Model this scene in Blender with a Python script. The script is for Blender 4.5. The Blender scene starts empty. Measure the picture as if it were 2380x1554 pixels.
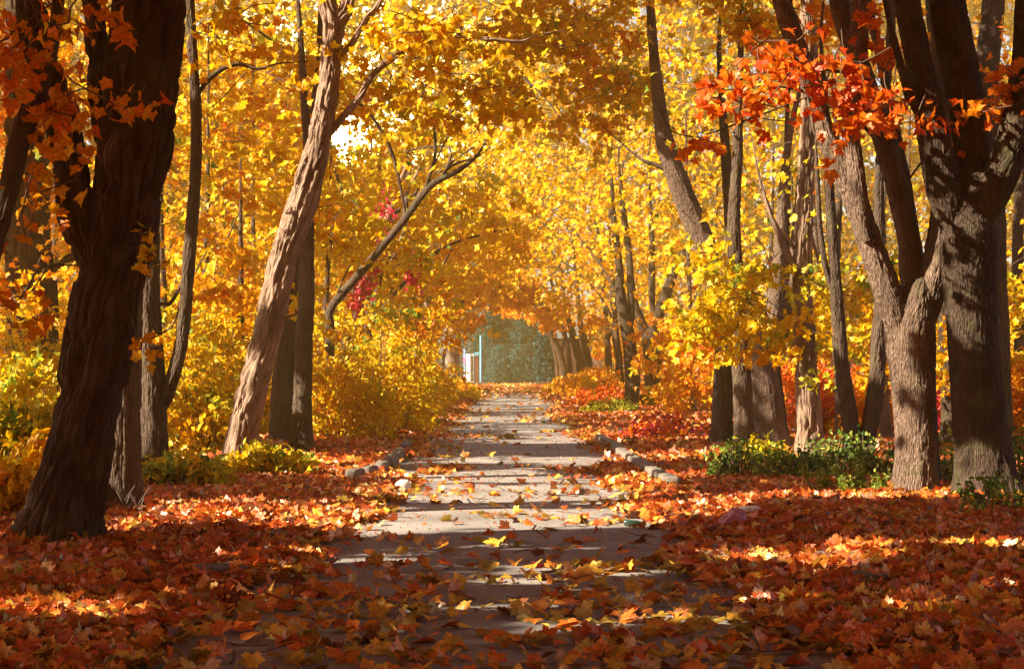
import bpy, math, random
import numpy as np
from mathutils import Vector

rng = np.random.default_rng(11)
random.seed(11)
R = math.radians
scn = bpy.context.scene
COL = scn.collection

# ------------------------------------------------------------------ camera constants
F, CX, HY, H = 3967.0, 1190.0, 850.0, 1.6      # focal length / principal column / horizon row (of a 2380 px wide picture), eye height

def at(px, py, d):
    return np.array([(px - CX) / F * d, d, H + (HY - py) / F * d])

def depth_of(py):
    return F * H / (py - HY)

SUN_EL, SUN_AZ = 33.0, 18.0                    # elevation; degrees behind pure left
S = np.array([-math.cos(R(SUN_EL)) * math.cos(R(SUN_AZ)), -math.cos(R(SUN_EL)) * math.sin(R(SUN_AZ)), math.sin(R(SUN_EL))])

# ------------------------------------------------------------------ noise
def _h(i, j, k, seed):
    n = (i * 374761393 + j * 668265263 + k * 1274126177 + seed * 974711) & 0xFFFFFFFF
    n = ((n ^ (n >> 13)) * 1274126177) & 0xFFFFFFFF
    n = (n ^ (n >> 16)) & 0xFFFFFFFF
    return n / 4294967295.0

def vnoise(p, seed=0):
    p = np.asarray(p, float)
    i = np.floor(p).astype(np.int64)
    f = p - i
    f = f * f * (3 - 2 * f)
    out = np.zeros(len(p))
    for a in (0, 1):
        for b in (0, 1):
            for c in (0, 1):
                w = (f[:, 0] if a else 1 - f[:, 0]) * (f[:, 1] if b else 1 - f[:, 1]) * (f[:, 2] if c else 1 - f[:, 2])
                out += w * _h(i[:, 0] + a, i[:, 1] + b, i[:, 2] + c, seed)
    return out

def n2(x, y, s, seed=0):
    x, y = np.asarray(x, float), np.asarray(y, float)
    return vnoise(np.stack([x / s, y / s, np.full(x.shape, .5)], 1), seed)

def sstep(a, b, x):
    t = np.clip((x - a) / (b - a), 0, 1)
    return t * t * (3 - 2 * t)

# ------------------------------------------------------------------ terrain and light pattern
def gz(x, y):
    x, y = np.atleast_1d(np.asarray(x, float)), np.atleast_1d(np.asarray(y, float))
    b = sstep(2.0, 3.1, np.abs(x))
    z = b * (.01 + .06 * n2(x, y, 2.3, 5) + .04 * n2(x, y, .8, 6))
    z += .13 * np.exp(-((x + 2.75) / .55) ** 2 - ((y - 16.8) / 1.5) ** 2)
    z += .06 * np.exp(-((x - 3.3) / .8) ** 2 - ((y - 15.5) / 2.5) ** 2)
    z += sstep(14, 40, np.abs(x)) * .8
    return z

def lit(p):
    """True where the sun should find a gap between the crowns on its way to this point's place on the ground."""
    gx = p[:, 0] - S[0] / S[2] * p[:, 2]
    gy = p[:, 1] - S[1] / S[2] * p[:, 2]
    u = gy - S[1] / S[0] * gx
    w = .9 * (n2(gx, gy, 1.3, 21) - .5)
    ww = 1.3 * (n2(gx, gy, .45, 22) - .5)
    v = gy + w + ww * .5
    uu = u + .4 * w + .25 * ww
    def band(a, b, x0, x1, q=v):
        return (q > a) & (q < b) & (gx + 2 * w > x0) & (gx + 2 * w < x1)
    m = np.zeros(len(p), bool)
    m |= (uu > 16.25) & (v < 19.0) & (gx > -3.6 + w) & (gx < 2.6)
    m |= band(19.7, 22.9, -1.7, 2.3)
    m |= band(18.9, 20.3, 1.9, 6.6)
    m |= band(15.05, 15.85, 2.4, 6.2)
    m |= band(12.95, 13.5, -.4, 1.3)
    m |= band(13.1, 14.4, 1.5, 3.2)
    m |= band(10.35, 10.75, .1, 1.3)
    m |= (uu > 18.2) & (uu < 18.95) & (gx > 5.6) & (gx < 11.5)
    m |= (uu > 17.6) & (uu < 18.2) & (gx > 9.2) & (gx < 11)
    m |= (gy > 10.2) & (gy < 19.2) & (gx < 6.3) & ((gx > 1.2) | (gy < 15.4)) & (vnoise(np.stack([gx / .9, gy / .45, np.full(len(gx), .7)], 1), 35) > .645 + .05 * (gx < 1.2))
    far = gy > 23.2
    pat = vnoise(np.stack([gx / 2.8, gy / 1.5, np.full(len(gx), .3)], 1), 31) * .62 + vnoise(np.stack([gx / .8, gy / .6, np.full(len(gx), .3)], 1), 32) * .38
    m |= far & (pat > .46)
    m |= (gy > 23.5) & (gx > 9)
    return m

LITS = [((3.0, 18.4, 4.75), .75), ((1.9, 18.3, 4.6), .5), ((4.3, 18.9, 4.9), .5), ((3.8, 28.5, 2.6), 1.1), ((4.2, 28.5, 3.4), .8), ((3.55, 25.5, .4), .55),
        *[((-4.0 + .21 * z + .012 * z * z, 25.4, z), .36) for z in (.3, .9, 1.4, 2.6, 3.0, 3.6, 4.2, 5.4)], *[((4.72, 20.1, z), .34) for z in (.7, 1.1, 1.5, 1.9, 2.3)], ((4.5, 20.1, 2.8), .25), ((4.3, 20.1, 3.4), .22), ((5.05, 20.1, 2.6), .25), ((-.6, 45, 7), 1.6), ((0, 60, 7.5), 2.2), ((-.5, 80, 8), 2.6), ((-1.5, 28, 6.5), .9), ((-2.6, 28, 6.0), .8), ((-3, 40, 1.2), 1.4), ((-2.2, 42, 1.0), 1.2), ((-4.7, 29, 1.0), 1.), ((-5.4, 28.5, 1.6), .8), ((-7, 22.5, .8), .6), ((-6, 35, 2.5), 1.2), ((3.3, 31, 3.4), .5), ((4.2, 20.25, .3), .3), ((4.0, 20.1, .3), .25), ((-.8, 25.4, 6.3), 1.0), ((-4.2, 26, 5.6), .9), ((.2, 25.6, 6.6), .8), ((-2.2, 26.3, 5.0), .7), ((-3.4, 45.5, 4.6), .5), ((-3.6, 45.5, 3.4), .4), ((-2.7, 46.2, 4.2), .4)]
DARKS = [((-3.9, 14.6, 1.2), .45), ((-3.5, 14.6, 2.6), .4), ((-3.3, 14.6, 4.6), .8), ((-3.7, 13, 4.0), .8), ((5.5, 19.8, 1.0), .45), ((5.45, 19.8, 2.4), .45), ((5.6, 19.8, 4.), .8), ((5.6, 19.8, 5.4), 1.2), ((4.2, 20.4, 5.6), .9),
         ((2.5, 32, 7.3), 1.7), ((1.0, 33, 7.6), 1.5), ((3.7, 32, 7), 1.4), ((3.6, 34, 5.5), 1.2), ((-4.9, 23, 5.2), 1.2), ((-8, 30, 4), 2.5), ((-5, 34, 7.5), 1.6), ((6.5, 24, 3), 1.0), ((7, 26, 5.5), 1.8), ((3.9, 31.7, 1.2), .5), ((4.3, 31, 1.), .35), ((-4.2, 31, 1.3), .5), ((-4.15, 33, 1.), .5), ((-4.1, 33, 2.6), .5), ((-3.8, 30, .9), .35), ((-3.75, 30, 2.3), .35), ((3.95, 32, .8), .4), ((4.1, 30.3, .8), .4), ((-3.4, 13.5, 5), 1.2), ((7., 25, 6.3), 1.8), ((8, 30, 7), 2.2), ((5, 30, 8), 1.3), ((-7.5, 28, 7.5), 1.8), ((4.4, 106, 2.2), 2.2), ((4.2, 122, 2.2), 2.2), ((-4.1, 118, 2.4), 1.6), ((-4.3, 92, 2.), 1.2), ((5.7, 70, 1.6), .9)]
def _near_ray(p, targets, tmin):
    m = np.zeros(len(p), bool)
    for c, r in targets:
        q = p - np.array(c); t = q @ S
        m |= (t > tmin + r) & (((q - t[:, None] * S) ** 2).sum(1) < r * r)
    return m
_lit0 = lit
def lit(p):
    return (_lit0(p) & ~_near_ray(p, DARKS, .3)) | _near_ray(p, LITS, .3)

# ------------------------------------------------------------------ object helpers
def link(o, parent=None):
    COL.objects.link(o)
    if parent is not None:
        o.parent = parent
        o.matrix_parent_inverse = parent.matrix_world.inverted() if False else o.matrix_parent_inverse
    return o

def tag(o, label=None, cat=None, group=None, kind=None):
    if label: o["label"] = label
    if cat: o["category"] = cat
    if group: o["group"] = group
    if kind: o["kind"] = kind
    return o

def empty(name, loc):
    o = bpy.data.objects.new(name, None)
    o.location = loc
    o.empty_display_size = .3
    COL.objects.link(o)
    return o

def mesh_from(name, V, faces_sizes, loops, attrs=None, mats=(), midx=None, smooth=False):
    me = bpy.data.meshes.new(name)
    V = np.asarray(V, np.float32)
    me.vertices.add(len(V)); me.vertices.foreach_set("co", V.ravel())
    loops = np.asarray(loops, np.int32).ravel()
    me.loops.add(len(loops)); me.loops.foreach_set("vertex_index", loops)
    fs = np.asarray(faces_sizes, np.int32)
    st = np.concatenate([[0], np.cumsum(fs)[:-1]]).astype(np.int32)
    me.polygons.add(len(fs)); me.polygons.foreach_set("loop_start", st)
    for m in mats: me.materials.append(m)
    if midx is not None: me.polygons.foreach_set("material_index", np.asarray(midx, np.int32))
    me.update(calc_edges=True)
    me.polygons.foreach_set("use_smooth", np.full(len(fs), smooth))
    for (an, dom, typ, val) in attrs or ():
        a = me.attributes.new(an, typ, dom)
        a.data.foreach_set("vector" if typ == "FLOAT_VECTOR" else "value", np.asarray(val, np.float32).ravel())
    return me

def obj_of(name, me, parent=None, off=(0, 0, 0)):
    o = bpy.data.objects.new(name, me)
    return link(o, parent)

class Parts:
    """Collects triangles/quads of one mesh in world space."""
    def __init__(s): s.V, s.L, s.N, s.A, s.M, s.nv = [], [], [], [], [], 0
    def add(s, V, F_, tint=0., mat=0):
        F_ = np.asarray(F_, np.int64)
        s.V.append(np.asarray(V, float)); s.L.append((F_ + s.nv).ravel()); s.N.append(np.full(len(F_), F_.shape[1]))
        s.A.append(np.broadcast_to(np.asarray(tint, float), (len(F_),)).copy()); s.M.append(np.full(len(F_), mat)); s.nv += len(V)
    def build(s, name, mats, parent=None, smooth=False, origin=None):
        V = np.concatenate(s.V)
        org = np.zeros(3) if origin is None else np.asarray(origin, float)
        me = mesh_from(name, V - org, np.concatenate(s.N), np.concatenate(s.L), [("tint", "FACE", "FLOAT", np.concatenate(s.A))], mats, np.concatenate(s.M), smooth)
        return obj_of(name, me, parent)
    def box(s, c, size, rz=0., bev=.0, tint=0., mat=0, tilt=0.):
        x, y, z = np.asarray(size) / 2.
        b = bev
        P = []
        for (zz, k) in ((-z, b), (-z + b, 0), (z - b, 0), (z, b)) if b else ((-z, 0), (z, 0)):
            P += [(-x + k, -y + k, zz), (x - k, -y + k, zz), (x - k, y - k, zz), (-x + k, y - k, zz)]
        P = np.array(P)
        if tilt:
            P = np.stack([P[:, 0], P[:, 1] * math.cos(tilt) - P[:, 2] * math.sin(tilt), P[:, 1] * math.sin(tilt) + P[:, 2] * math.cos(tilt)], 1)
        P = np.stack([P[:, 0] * math.cos(rz) - P[:, 1] * math.sin(rz), P[:, 0] * math.sin(rz) + P[:, 1] * math.cos(rz), P[:, 2]], 1) + np.asarray(c)
        n = len(P) // 4
        Fs = [(3, 2, 1, 0)]
        for i in range(n - 1):
            for k in range(4):
                Fs.append((i * 4 + k, i * 4 + (k + 1) % 4, i * 4 + 4 + (k + 1) % 4, i * 4 + 4 + k))
        Fs.append((n * 4 - 4, n * 4 - 3, n * 4 - 2, n * 4 - 1))
        s.add(P, Fs, tint, mat)
    def rod(s, pts, rad, n=6, tint=0., mat=0):
        V, Fq = tube(np.asarray(pts, float), np.broadcast_to(np.asarray(rad, float), (len(pts),)), n)[:2]
        s.add(V, Fq, tint, mat)

def frames(P):
    T = np.gradient(P, axis=0)
    T /= np.linalg.norm(T, axis=1, keepdims=True) + 1e-9
    ref = np.array([0., 1., 0.]) if abs(T[0][1]) < .9 else np.array([1., 0., 0.])
    A = np.cross(ref[None], T); A /= np.linalg.norm(A, axis=1, keepdims=True) + 1e-9
    B = np.cross(T, A)
    return T, A, B

def tube(P, r, n):
    T, A, B = frames(P)
    th = np.linspace(0, 2 * math.pi, n, endpoint=False)
    ring = np.cos(th)[None, :, None] * A[:, None] + np.sin(th)[None, :, None] * B[:, None]
    V = (P[:, None] + ring * np.asarray(r)[:, None, None]).reshape(-1, 3)
    m = len(P)
    i, k = np.meshgrid(np.arange(m - 1), np.arange(n), indexing="ij")
    a = i * n + k; b = i * n + (k + 1) % n
    Q = np.stack([a, b, b + n, a + n], -1).reshape(-1, 4)
    return V, Q, th

def spline(P, step):
    """Catmull-Rom through rows of P (any width), resampled to about step along the first three columns."""
    P = np.asarray(P, float)
    if len(P) == 2: P = np.stack([P[0], (P[0] + P[1]) / 2, P[1]])
    Q = np.concatenate([[2 * P[0] - P[1]], P, [2 * P[-1] - P[-2]]])
    out = []
    for i in range(1, len(Q) - 2):
        n = max(2, int(np.linalg.norm(Q[i + 1][:3] - Q[i][:3]) / step))
        t = np.linspace(0, 1, n, endpoint=False)[:, None]
        out.append(.5 * (2 * Q[i] + (Q[i + 1] - Q[i - 1]) * t + (2 * Q[i - 1] - 5 * Q[i] + 4 * Q[i + 1] - Q[i + 2]) * t ** 2 + (3 * Q[i] - Q[i - 1] - 3 * Q[i + 1] + Q[i + 2]) * t ** 3))
    out.append(Q[-2][None])
    return np.concatenate(out)

# ------------------------------------------------------------------ materials
def new_mat(name):
    m = bpy.data.materials.new(name); m.use_nodes = True
    m.node_tree.nodes.clear()
    return m, m.node_tree.nodes, m.node_tree.links

def ramp(N, stops):
    r = N.new("ShaderNodeValToRGB")
    e = r.color_ramp.elements
    while len(e) < len(stops): e.new(.5)
    for el, (p, c) in zip(e, stops): el.position = p; el.color = (*c, 1)
    return r

def leaf_mat(name, stops, trans=.45, gloss=.03):
    m, N, L = new_mat(name)
    out = N.new("ShaderNodeOutputMaterial")
    at_ = N.new("ShaderNodeAttribute"); at_.attribute_name = "tint"
    rp = ramp(N, stops); L.new(at_.outputs["Fac"], rp.inputs[0])
    tc = N.new("ShaderNodeTexCoord")
    nz = N.new("ShaderNodeTexNoise"); nz.inputs["Scale"].default_value = 34; nz.inputs["Detail"].default_value = 2
    L.new(tc.outputs["Object"], nz.inputs["Vector"])
    hs = N.new("ShaderNodeHueSaturation"); hs.inputs["Saturation"].default_value = 1.0
    mr = N.new("ShaderNodeMapRange"); mr.inputs[1].default_value = .3; mr.inputs[2].default_value = .7; mr.inputs[3].default_value = .60; mr.inputs[4].default_value = 1.2
    L.new(nz.outputs["Fac"], mr.inputs[0]); L.new(mr.outputs[0], hs.inputs["Value"]); L.new(rp.outputs[0], hs.inputs["Color"])
    d = N.new("ShaderNodeBsdfDiffuse"); t = N.new("ShaderNodeBsdfTranslucent"); mx = N.new("ShaderNodeMixShader"); mx.inputs[0].default_value = trans
    L.new(hs.outputs[0], d.inputs[0]); L.new(hs.outputs[0], t.inputs[0]); L.new(d.outputs[0], mx.inputs[1]); L.new(t.outputs[0], mx.inputs[2])
    g = N.new("ShaderNodeBsdfGlossy"); g.inputs["Roughness"].default_value = .42; g.inputs[0].default_value = (1, .95, .88, 1)
    m2 = N.new("ShaderNodeMixShader"); m2.inputs[0].default_value = gloss
    L.new(mx.outputs[0], m2.inputs[1]); L.new(g.outputs[0], m2.inputs[2]); L.new(m2.outputs[0], out.inputs[0])
    return m

LEAF = leaf_mat("autumn_leaf", [(0, (.05, .16, .025)), (.14, (.16, .26, .03)), (.28, (.42, .38, .02)), (.42, (.70, .46, .008)), (.56, (.72, .33, .004)), (.70, (.70, .19, .005)), (.84, (.68, .085, .008)), (.93, (.42, .03, .015)), (1, (.58, .025, .085))], .45, .015)
GREEN = leaf_mat("green_leaf", [(0, (.02, .045, .012)), (.4, (.05, .11, .018)), (.75, (.14, .20, .025)), (1, (.30, .30, .04))], .35, .01)
DEEP = leaf_mat("shade_dark_leaf", [(0, (.03, .05, .012)), (.3, (.12, .11, .012)), (.5, (.26, .15, .008)), (.65, (.30, .11, .008)), (.85, (.30, .05, .008)), (1, (.15, .02, .01))], .4, .01)  # leaf colours darkened to paint shade into the gaps behind the crowns
TEAL = leaf_mat("bluegreen_leaf", [(0, (.008, .045, .048)), (.4, (.016, .08, .082)), (.75, (.035, .12, .11)), (1, (.07, .15, .10))], .35, .01)
LITTER = leaf_mat("fallen_leaf", [(0, (.10, .035, .015)), (.16, (.24, .065, .02)), (.34, (.50, .075, .016)), (.52, (.60, .125, .02)), (.68, (.64, .22, .025)), (.82, (.68, .40, .05)), (.9, (.30, .22, .04)), (1, (.62, .36, .24))], .18, .05)

def bark_mat(name, dark, light, su=22., sv=3., bump=.5, moss=.0):
    m, N, L = new_mat(name)
    out = N.new("ShaderNodeOutputMaterial"); b = N.new("ShaderNodeBsdfPrincipled"); b.inputs["Roughness"].default_value = .9
    b.inputs["Specular IOR Level"].default_value = .15
    a = N.new("ShaderNodeAttribute"); a.attribute_name = "bark"
    mp = N.new("ShaderNodeMapping"); mp.inputs["Scale"].default_value = (su, su, sv); L.new(a.outputs["Vector"], mp.inputs[0])
    n1 = N.new("ShaderNodeTexNoise"); n1.inputs["Scale"].default_value = 1.; n1.inputs["Detail"].default_value = 6; n1.inputs["Roughness"].default_value = .62; n1.inputs["Distortion"].default_value = .5
    L.new(mp.outputs[0], n1.inputs["Vector"])
    v = N.new("ShaderNodeTexVoronoi"); v.feature = "DISTANCE_TO_EDGE"; v.inputs["Scale"].default_value = 1.3; L.new(mp.outputs[0], v.inputs["Vector"])
    n3 = N.new("ShaderNodeTexNoise"); n3.inputs["Scale"].default_value = 2.2; n3.inputs["Detail"].default_value = 4; L.new(a.outputs["Vector"], n3.inputs["Vector"])
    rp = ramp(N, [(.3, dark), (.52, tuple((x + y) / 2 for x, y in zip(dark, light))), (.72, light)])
    ad = N.new("ShaderNodeMath"); ad.operation = "MULTIPLY_ADD"; ad.inputs[1].default_value = .5
    L.new(n3.outputs["Fac"], ad.inputs[0])
    hf = N.new("ShaderNodeMath"); hf.operation = "MULTIPLY"; hf.inputs[1].default_value = .5; L.new(n1.outputs["Fac"], hf.inputs[0]); L.new(hf.outputs[0], ad.inputs[2])
    L.new(ad.outputs[0], rp.inputs[0])
    if moss:
        mm = N.new("ShaderNodeMix"); mm.data_type = "RGBA"; mm.inputs[7].default_value = (.13, .15, .05, 1)
        mr = N.new("ShaderNodeMapRange"); mr.inputs[1].default_value = .55; mr.inputs[2].default_value = .75; mr.inputs[4].default_value = moss
        n4 = N.new("ShaderNodeTexNoise"); n4.inputs["Scale"].default_value = 3.5; n4.inputs["Detail"].default_value = 5; L.new(a.outputs["Vector"], n4.inputs["Vector"])
        L.new(n4.outputs["Fac"], mr.inputs[0]); L.new(mr.outputs[0], mm.inputs[0]); L.new(rp.outputs[0], mm.inputs[6]); L.new(mm.outputs[2], b.inputs["Base Color"])
    else:
        L.new(rp.outputs[0], b.inputs["Base Color"])
    hh = N.new("ShaderNodeMath"); hh.operation = "MULTIPLY_ADD"; hh.inputs[1].default_value = 1.2; L.new(v.outputs["Distance"], hh.inputs[0]); L.new(n1.outputs["Fac"], hh.inputs[2])
    bp = N.new("ShaderNodeBump"); bp.inputs["Strength"].default_value = bump; bp.inputs["Distance"].default_value = .05
    L.new(hh.outputs[0], bp.inputs["Height"]); L.new(bp.outputs[0], b.inputs["Normal"]); L.new(b.outputs[0], out.inputs[0])
    return m

BARK = {
    "deep": bark_mat("fissured_bark", (.022, .012, .008), (.11, .062, .043), 16, 2.4, 1., .25),
    "rough": bark_mat("rough_bark", (.09, .055, .04), (.36, .235, .175), 18, 2.6, .9, .22),
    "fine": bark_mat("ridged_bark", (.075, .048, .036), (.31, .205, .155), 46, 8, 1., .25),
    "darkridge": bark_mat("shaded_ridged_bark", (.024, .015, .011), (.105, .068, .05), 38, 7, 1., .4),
    "dark": bark_mat("dark_bark", (.035, .022, .016), (.12, .08, .06), 30, 6, .7, .3),
    "pale": bark_mat("pale_bark", (.11, .08, .065), (.32, .25, .21), 24, 5, .6),
    "twig": bark_mat("twig_bark", (.06, .035, .025), (.14, .09, .06), 20, 5, .3),
}

def simple(name, col, rough=.8, noise=0., scale=6., spec=.3, bump=0.):
    m, N, L = new_mat(name)
    out = N.new("ShaderNodeOutputMaterial"); b = N.new("ShaderNodeBsdfPrincipled"); b.inputs["Roughness"].default_value = rough; b.inputs["Specular IOR Level"].default_value = spec
    tc = N.new("ShaderNodeTexCoord"); n = N.new("ShaderNodeTexNoise"); n.inputs["Scale"].default_value = scale; n.inputs["Detail"].default_value = 6
    L.new(tc.outputs["Object"], n.inputs["Vector"])
    rp = ramp(N, [(.3, tuple(c * (1 - noise) for c in col)), (.7, tuple(min(1, c * (1 + noise)) for c in col))]); L.new(n.outputs["Fac"], rp.inputs[0]); L.new(rp.outputs[0], b.inputs["Base Color"])
    if bump:
        bp = N.new("ShaderNodeBump"); bp.inputs["Strength"].default_value = bump; bp.inputs["Distance"].default_value = .02
        n2_ = N.new("ShaderNodeTexNoise"); n2_.inputs["Scale"].default_value = scale * 6; n2_.inputs["Detail"].default_value = 5; L.new(tc.outputs["Object"], n2_.inputs["Vector"])
        L.new(n2_.outputs["Fac"], bp.inputs["Height"]); L.new(bp.outputs[0], b.inputs["Normal"])
    L.new(b.outputs[0], out.inputs[0])
    return m

# ------------------------------------------------------------------ leaves
def _fan(pts, c):
    V = np.array(pts + [c], float); n = len(pts)
    return V, np.array([(i, (i + 1) % n, n) for i in range(n)])

_half = [(0, .08), (.14, .0), (.36, -.05), (.34, .07), (.50, .11), (.38, .24), (.53, .33), (.66, .53), (.48, .54), (.45, .64), (.25, .55), (.29, .72), (.14, .81)]
MAPLE = _fan(_half + [(0, 1.05)] + [(-a, b) for a, b in _half[:0:-1]], (0, .3))
_h2 = [(0, .05), (.38, -.02), (.36, .22), (.62, .5), (.27, .55)]
MAPLE_LOW = _fan(_h2 + [(0, 1.0)] + [(-a, b) for a, b in _h2[:0:-1]], (0, .32))
OVATE = _fan([(0, 0), (.22, .2), (.28, .45), (.17, .75), (0, 1.), (-.17, .75), (-.28, .45), (-.22, .2)], (0, .45))
KITE = (np.array([(0, 0), (.34, .42), (0, 1), (-.34, .42)], float), np.array([(0, 1, 2), (0, 2, 3)]))

def norm(v): return v / (np.linalg.norm(v, axis=1, keepdims=True) + 1e-9)

def leaves(parts, P, size, tint, templ, up=None, droop=.7, mat=0, fold=.25, curl=.3):
    """One small folded, curled leaf per row of P."""
    n = len(P)
    if not n: return
    size = np.broadcast_to(np.asarray(size, float), (n,)) * rng.uniform(.65, 1.25, n)
    Nn = norm(rng.normal(size=(n, 3)) * .75 + (np.array([-.25, -.45, .55]) if up is None else up))
    B = rng.normal(size=(n, 3)); B[:, 2] -= droop * 1.2
    B = norm(B - (B * Nn).sum(1, keepdims=True) * Nn)
    A = np.cross(B, Nn)
    uv, tri = templ
    fo = rng.normal(fold, .2, n); cu = rng.normal(-curl, .25, n)
    w = fo[:, None] * np.abs(uv[:, 0])[None] + cu[:, None] * (uv[:, 1] ** 2)[None]
    V = P[:, None] + size[:, None, None] * (uv[:, 0][None, :, None] * A[:, None] + (uv[:, 1] - .4)[None, :, None] * B[:, None] + w[:, :, None] * Nn[:, None])
    k = len(uv)
    T = (tri[None] + (np.arange(n) * k)[:, None, None]).reshape(-1, 3)
    parts.add(V.reshape(-1, 3), T, np.repeat(np.clip(tint, 0, 1), len(tri)), mat)

SUNPX = (800, 325)
def keep(P, tint_drop=True):
    """Which leaves stay: those off the sun's way to the lit patches, and off the gap the added sun glare shows through."""
    hi = P[:, 2] > 3.2
    k = np.ones(len(P), bool)
    if hi.any(): k[hi] = ~lit(P[hi]) | (rng.random(hi.sum()) < .04)
    y = np.maximum(P[:, 1], .1)
    sx, sy = CX + P[:, 0] / y * F, HY - (P[:, 2] - H) / y * F
    rr = np.hypot(sx - SUNPX[0], (sy - SUNPX[1]) * 1.1)
    far_ = np.where(P[:, 1] > 33, .0, .35)
    k &= (rng.random(len(P)) < np.clip(np.clip((rr - 10) / 16, 0, 1) ** .35 * np.clip((rr - 10) / 105 + far_, 0, 1), 0, 1)) | (P[:, 1] < 1)
    return k

def sprays(parts, C, per, rad, thick, leaf, tint, tvar=.06, templ=MAPLE, lvar=.05, always=False, twig=True, droop=.7, green=0., mat=0):
    """Flat drooping layers of leaves around the points C, each on a few twigs."""
    m = len(C)
    if not m: return
    tint = np.broadcast_to(np.asarray(tint, float), (m,)) + rng.normal(0, tvar, m)
    R_ = rad * rng.uniform(.6, 1.3, m)
    ang = rng.uniform(0, 2 * math.pi, m)
    sl = rng.normal(0, .25, (m, 2))
    cnt = rng.poisson(per, m)
    idx = np.repeat(np.arange(m), cnt)
    n = len(idx)
    r = np.sqrt(rng.random(n)) * R_[idx]; a = rng.uniform(0, 2 * math.pi, n)
    el = rng.uniform(.55, 1., m)[idx]
    lx, ly = r * np.cos(a), r * np.sin(a) * el
    ca, sa = np.cos(ang)[idx], np.sin(ang)[idx]
    x = lx * ca - ly * sa; y = lx * sa + ly * ca
    z = rng.normal(0, thick, n) - .35 * r * r / np.maximum(R_[idx], .05) + sl[idx, 0] * x + sl[idx, 1] * y
    P = C[idx] + np.stack([x, y, z], 1)
    k = np.ones(n, bool) if always else keep(P)
    t = tint[idx] + rng.normal(0, lvar, n)
    if green:
        gsel = (rng.random(m) < green)[idx] | (rng.random(n) < green * .3)
        t = np.where(gsel, t - .2, t)
    leaves(parts, P[k], leaf, t[k], templ, droop=droop, mat=mat)
    if twig:
        cc = C[keep(C)] if not always else C
        for c in cc[:: max(1, len(cc) // 140)]:
            q = c + np.array([rng.normal(0, .35), rng.normal(0, .35), rng.uniform(.1, .5)])
            mid = (c + q) / 2 + rng.normal(0, .06, 3)
            e = c + np.array([rng.normal(0, rad * .6), rng.normal(0, rad * .6), -rad * .2])
            parts.rod(spline([q, mid, c, e], .25), .007, 4, 0, 1)

def pblob(px, py, d, w, h, dz, cover, leaf, rad=.5):
    """Spray centres in an ellipsoid given by its middle and its half sizes in the picture, dz metres deep either way; cover = leaf layers."""
    s = d / F
    area = math.pi * w * h * s * s
    nl = COVER * cover * area / (leaf * leaf * .5)
    per = max(8, min(40, .55 * rad * rad * 3.1 / (leaf * leaf)))
    m = max(2, int(nl / per))
    v = norm(rng.normal(size=(m, 3))) * (rng.random(m) ** .42)[:, None]
    dd = d + v[:, 1] * dz
    X = (px + v[:, 0] * w - CX) / F * d; Z = H + (HY - (py - v[:, 2] * h)) / F * d
    return np.stack([X, dd, Z], 1), per

# ------------------------------------------------------------------ trunks
def trunk_mesh(name, pts, bark, step=.05, nseg=40, flare=False, disp=None, seed=0):
    """pts: rows x, y, z, radius. A tapering tube with fissures cut into it; the bark's own coordinates ride along in an attribute."""
    sp = spline(pts, step)
    P, r = sp[:, :3], np.maximum(sp[:, 3], .004)
    P = P.copy()
    wob = np.stack([vnoise(np.stack([P[:, 2] * .9 + seed * 7.3, P[:, 0] * .3, np.full(len(P), k + .5)], 1), 40 + k) - .5 for k in (0, 1)], 1)
    fade = np.clip(np.linspace(0, 1, len(P)) * 6, 0, 1)[:, None]
    P[:, :2] += wob * r[:, None] * .5 * fade
    V, Q, th = tube(P, r, nseg)
    length = np.concatenate([[0], np.cumsum(np.linalg.norm(np.diff(P, axis=0), axis=1))])
    m = len(P)
    TH = np.tile(th, m); LL = np.repeat(length, nseg); RR = np.repeat(r, nseg)
    bk = np.stack([np.cos(TH) * RR + seed * 3.1, np.sin(TH) * RR, LL], 1)
    C = np.repeat(P, nseg, 0)
    out = (V - C) / RR[:, None]
    q = bk + .075 * np.stack([vnoise(bk * np.array([5, 5, 4.]), 3) - .5, vnoise(bk * np.array([5, 5, 4.]), 4) - .5, np.zeros(len(bk))], 1)
    amp, ku, kv = {"deep": (.060, 13, 2.3), "rough": (.046, 15, 2.6), "fine": (.012, 32, 6.5), "darkridge": (.012, 32, 6.5), "dark": (.016, 22, 3), "pale": (.006, 20, 3), "twig": (.002, 20, 3)}[bark if disp is None else disp]
    rid = np.abs(vnoise(q * np.array([ku, ku, kv]), 1) - .5) * 2
    rid2 = np.abs(vnoise(q * np.array([ku * 2.3, ku * 2.3, kv * 2.4]), 2) - .5) * 2
    D = amp * (np.minimum(rid * 2.7, 1) + .5 * np.minimum(rid2 * 2.4, 1) - 1.0) * np.minimum(1, RR / .12)
    D += RR * .16 * (vnoise(np.stack([np.cos(TH) * 1.3 + seed, np.sin(TH) * 1.3, LL * .8], 1), 8) - .5)
    if flare:
        lob = .6 + .8 * vnoise(np.stack([np.cos(TH) * 1.9 + seed * 2, np.sin(TH) * 1.9, np.zeros(len(TH))], 1), 9)
        D += RR * .62 * lob ** 1.5 * np.exp(-np.maximum(C[:, 2], 0) / .24)
    V = V + out * D[:, None]
    Q = list(map(tuple, Q))
    me = mesh_from(name, V, [4] * len(Q), np.array(Q), [("bark", "POINT", "FLOAT_VECTOR", bk)], [BARK[bark]], None, True)
    return me

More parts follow.
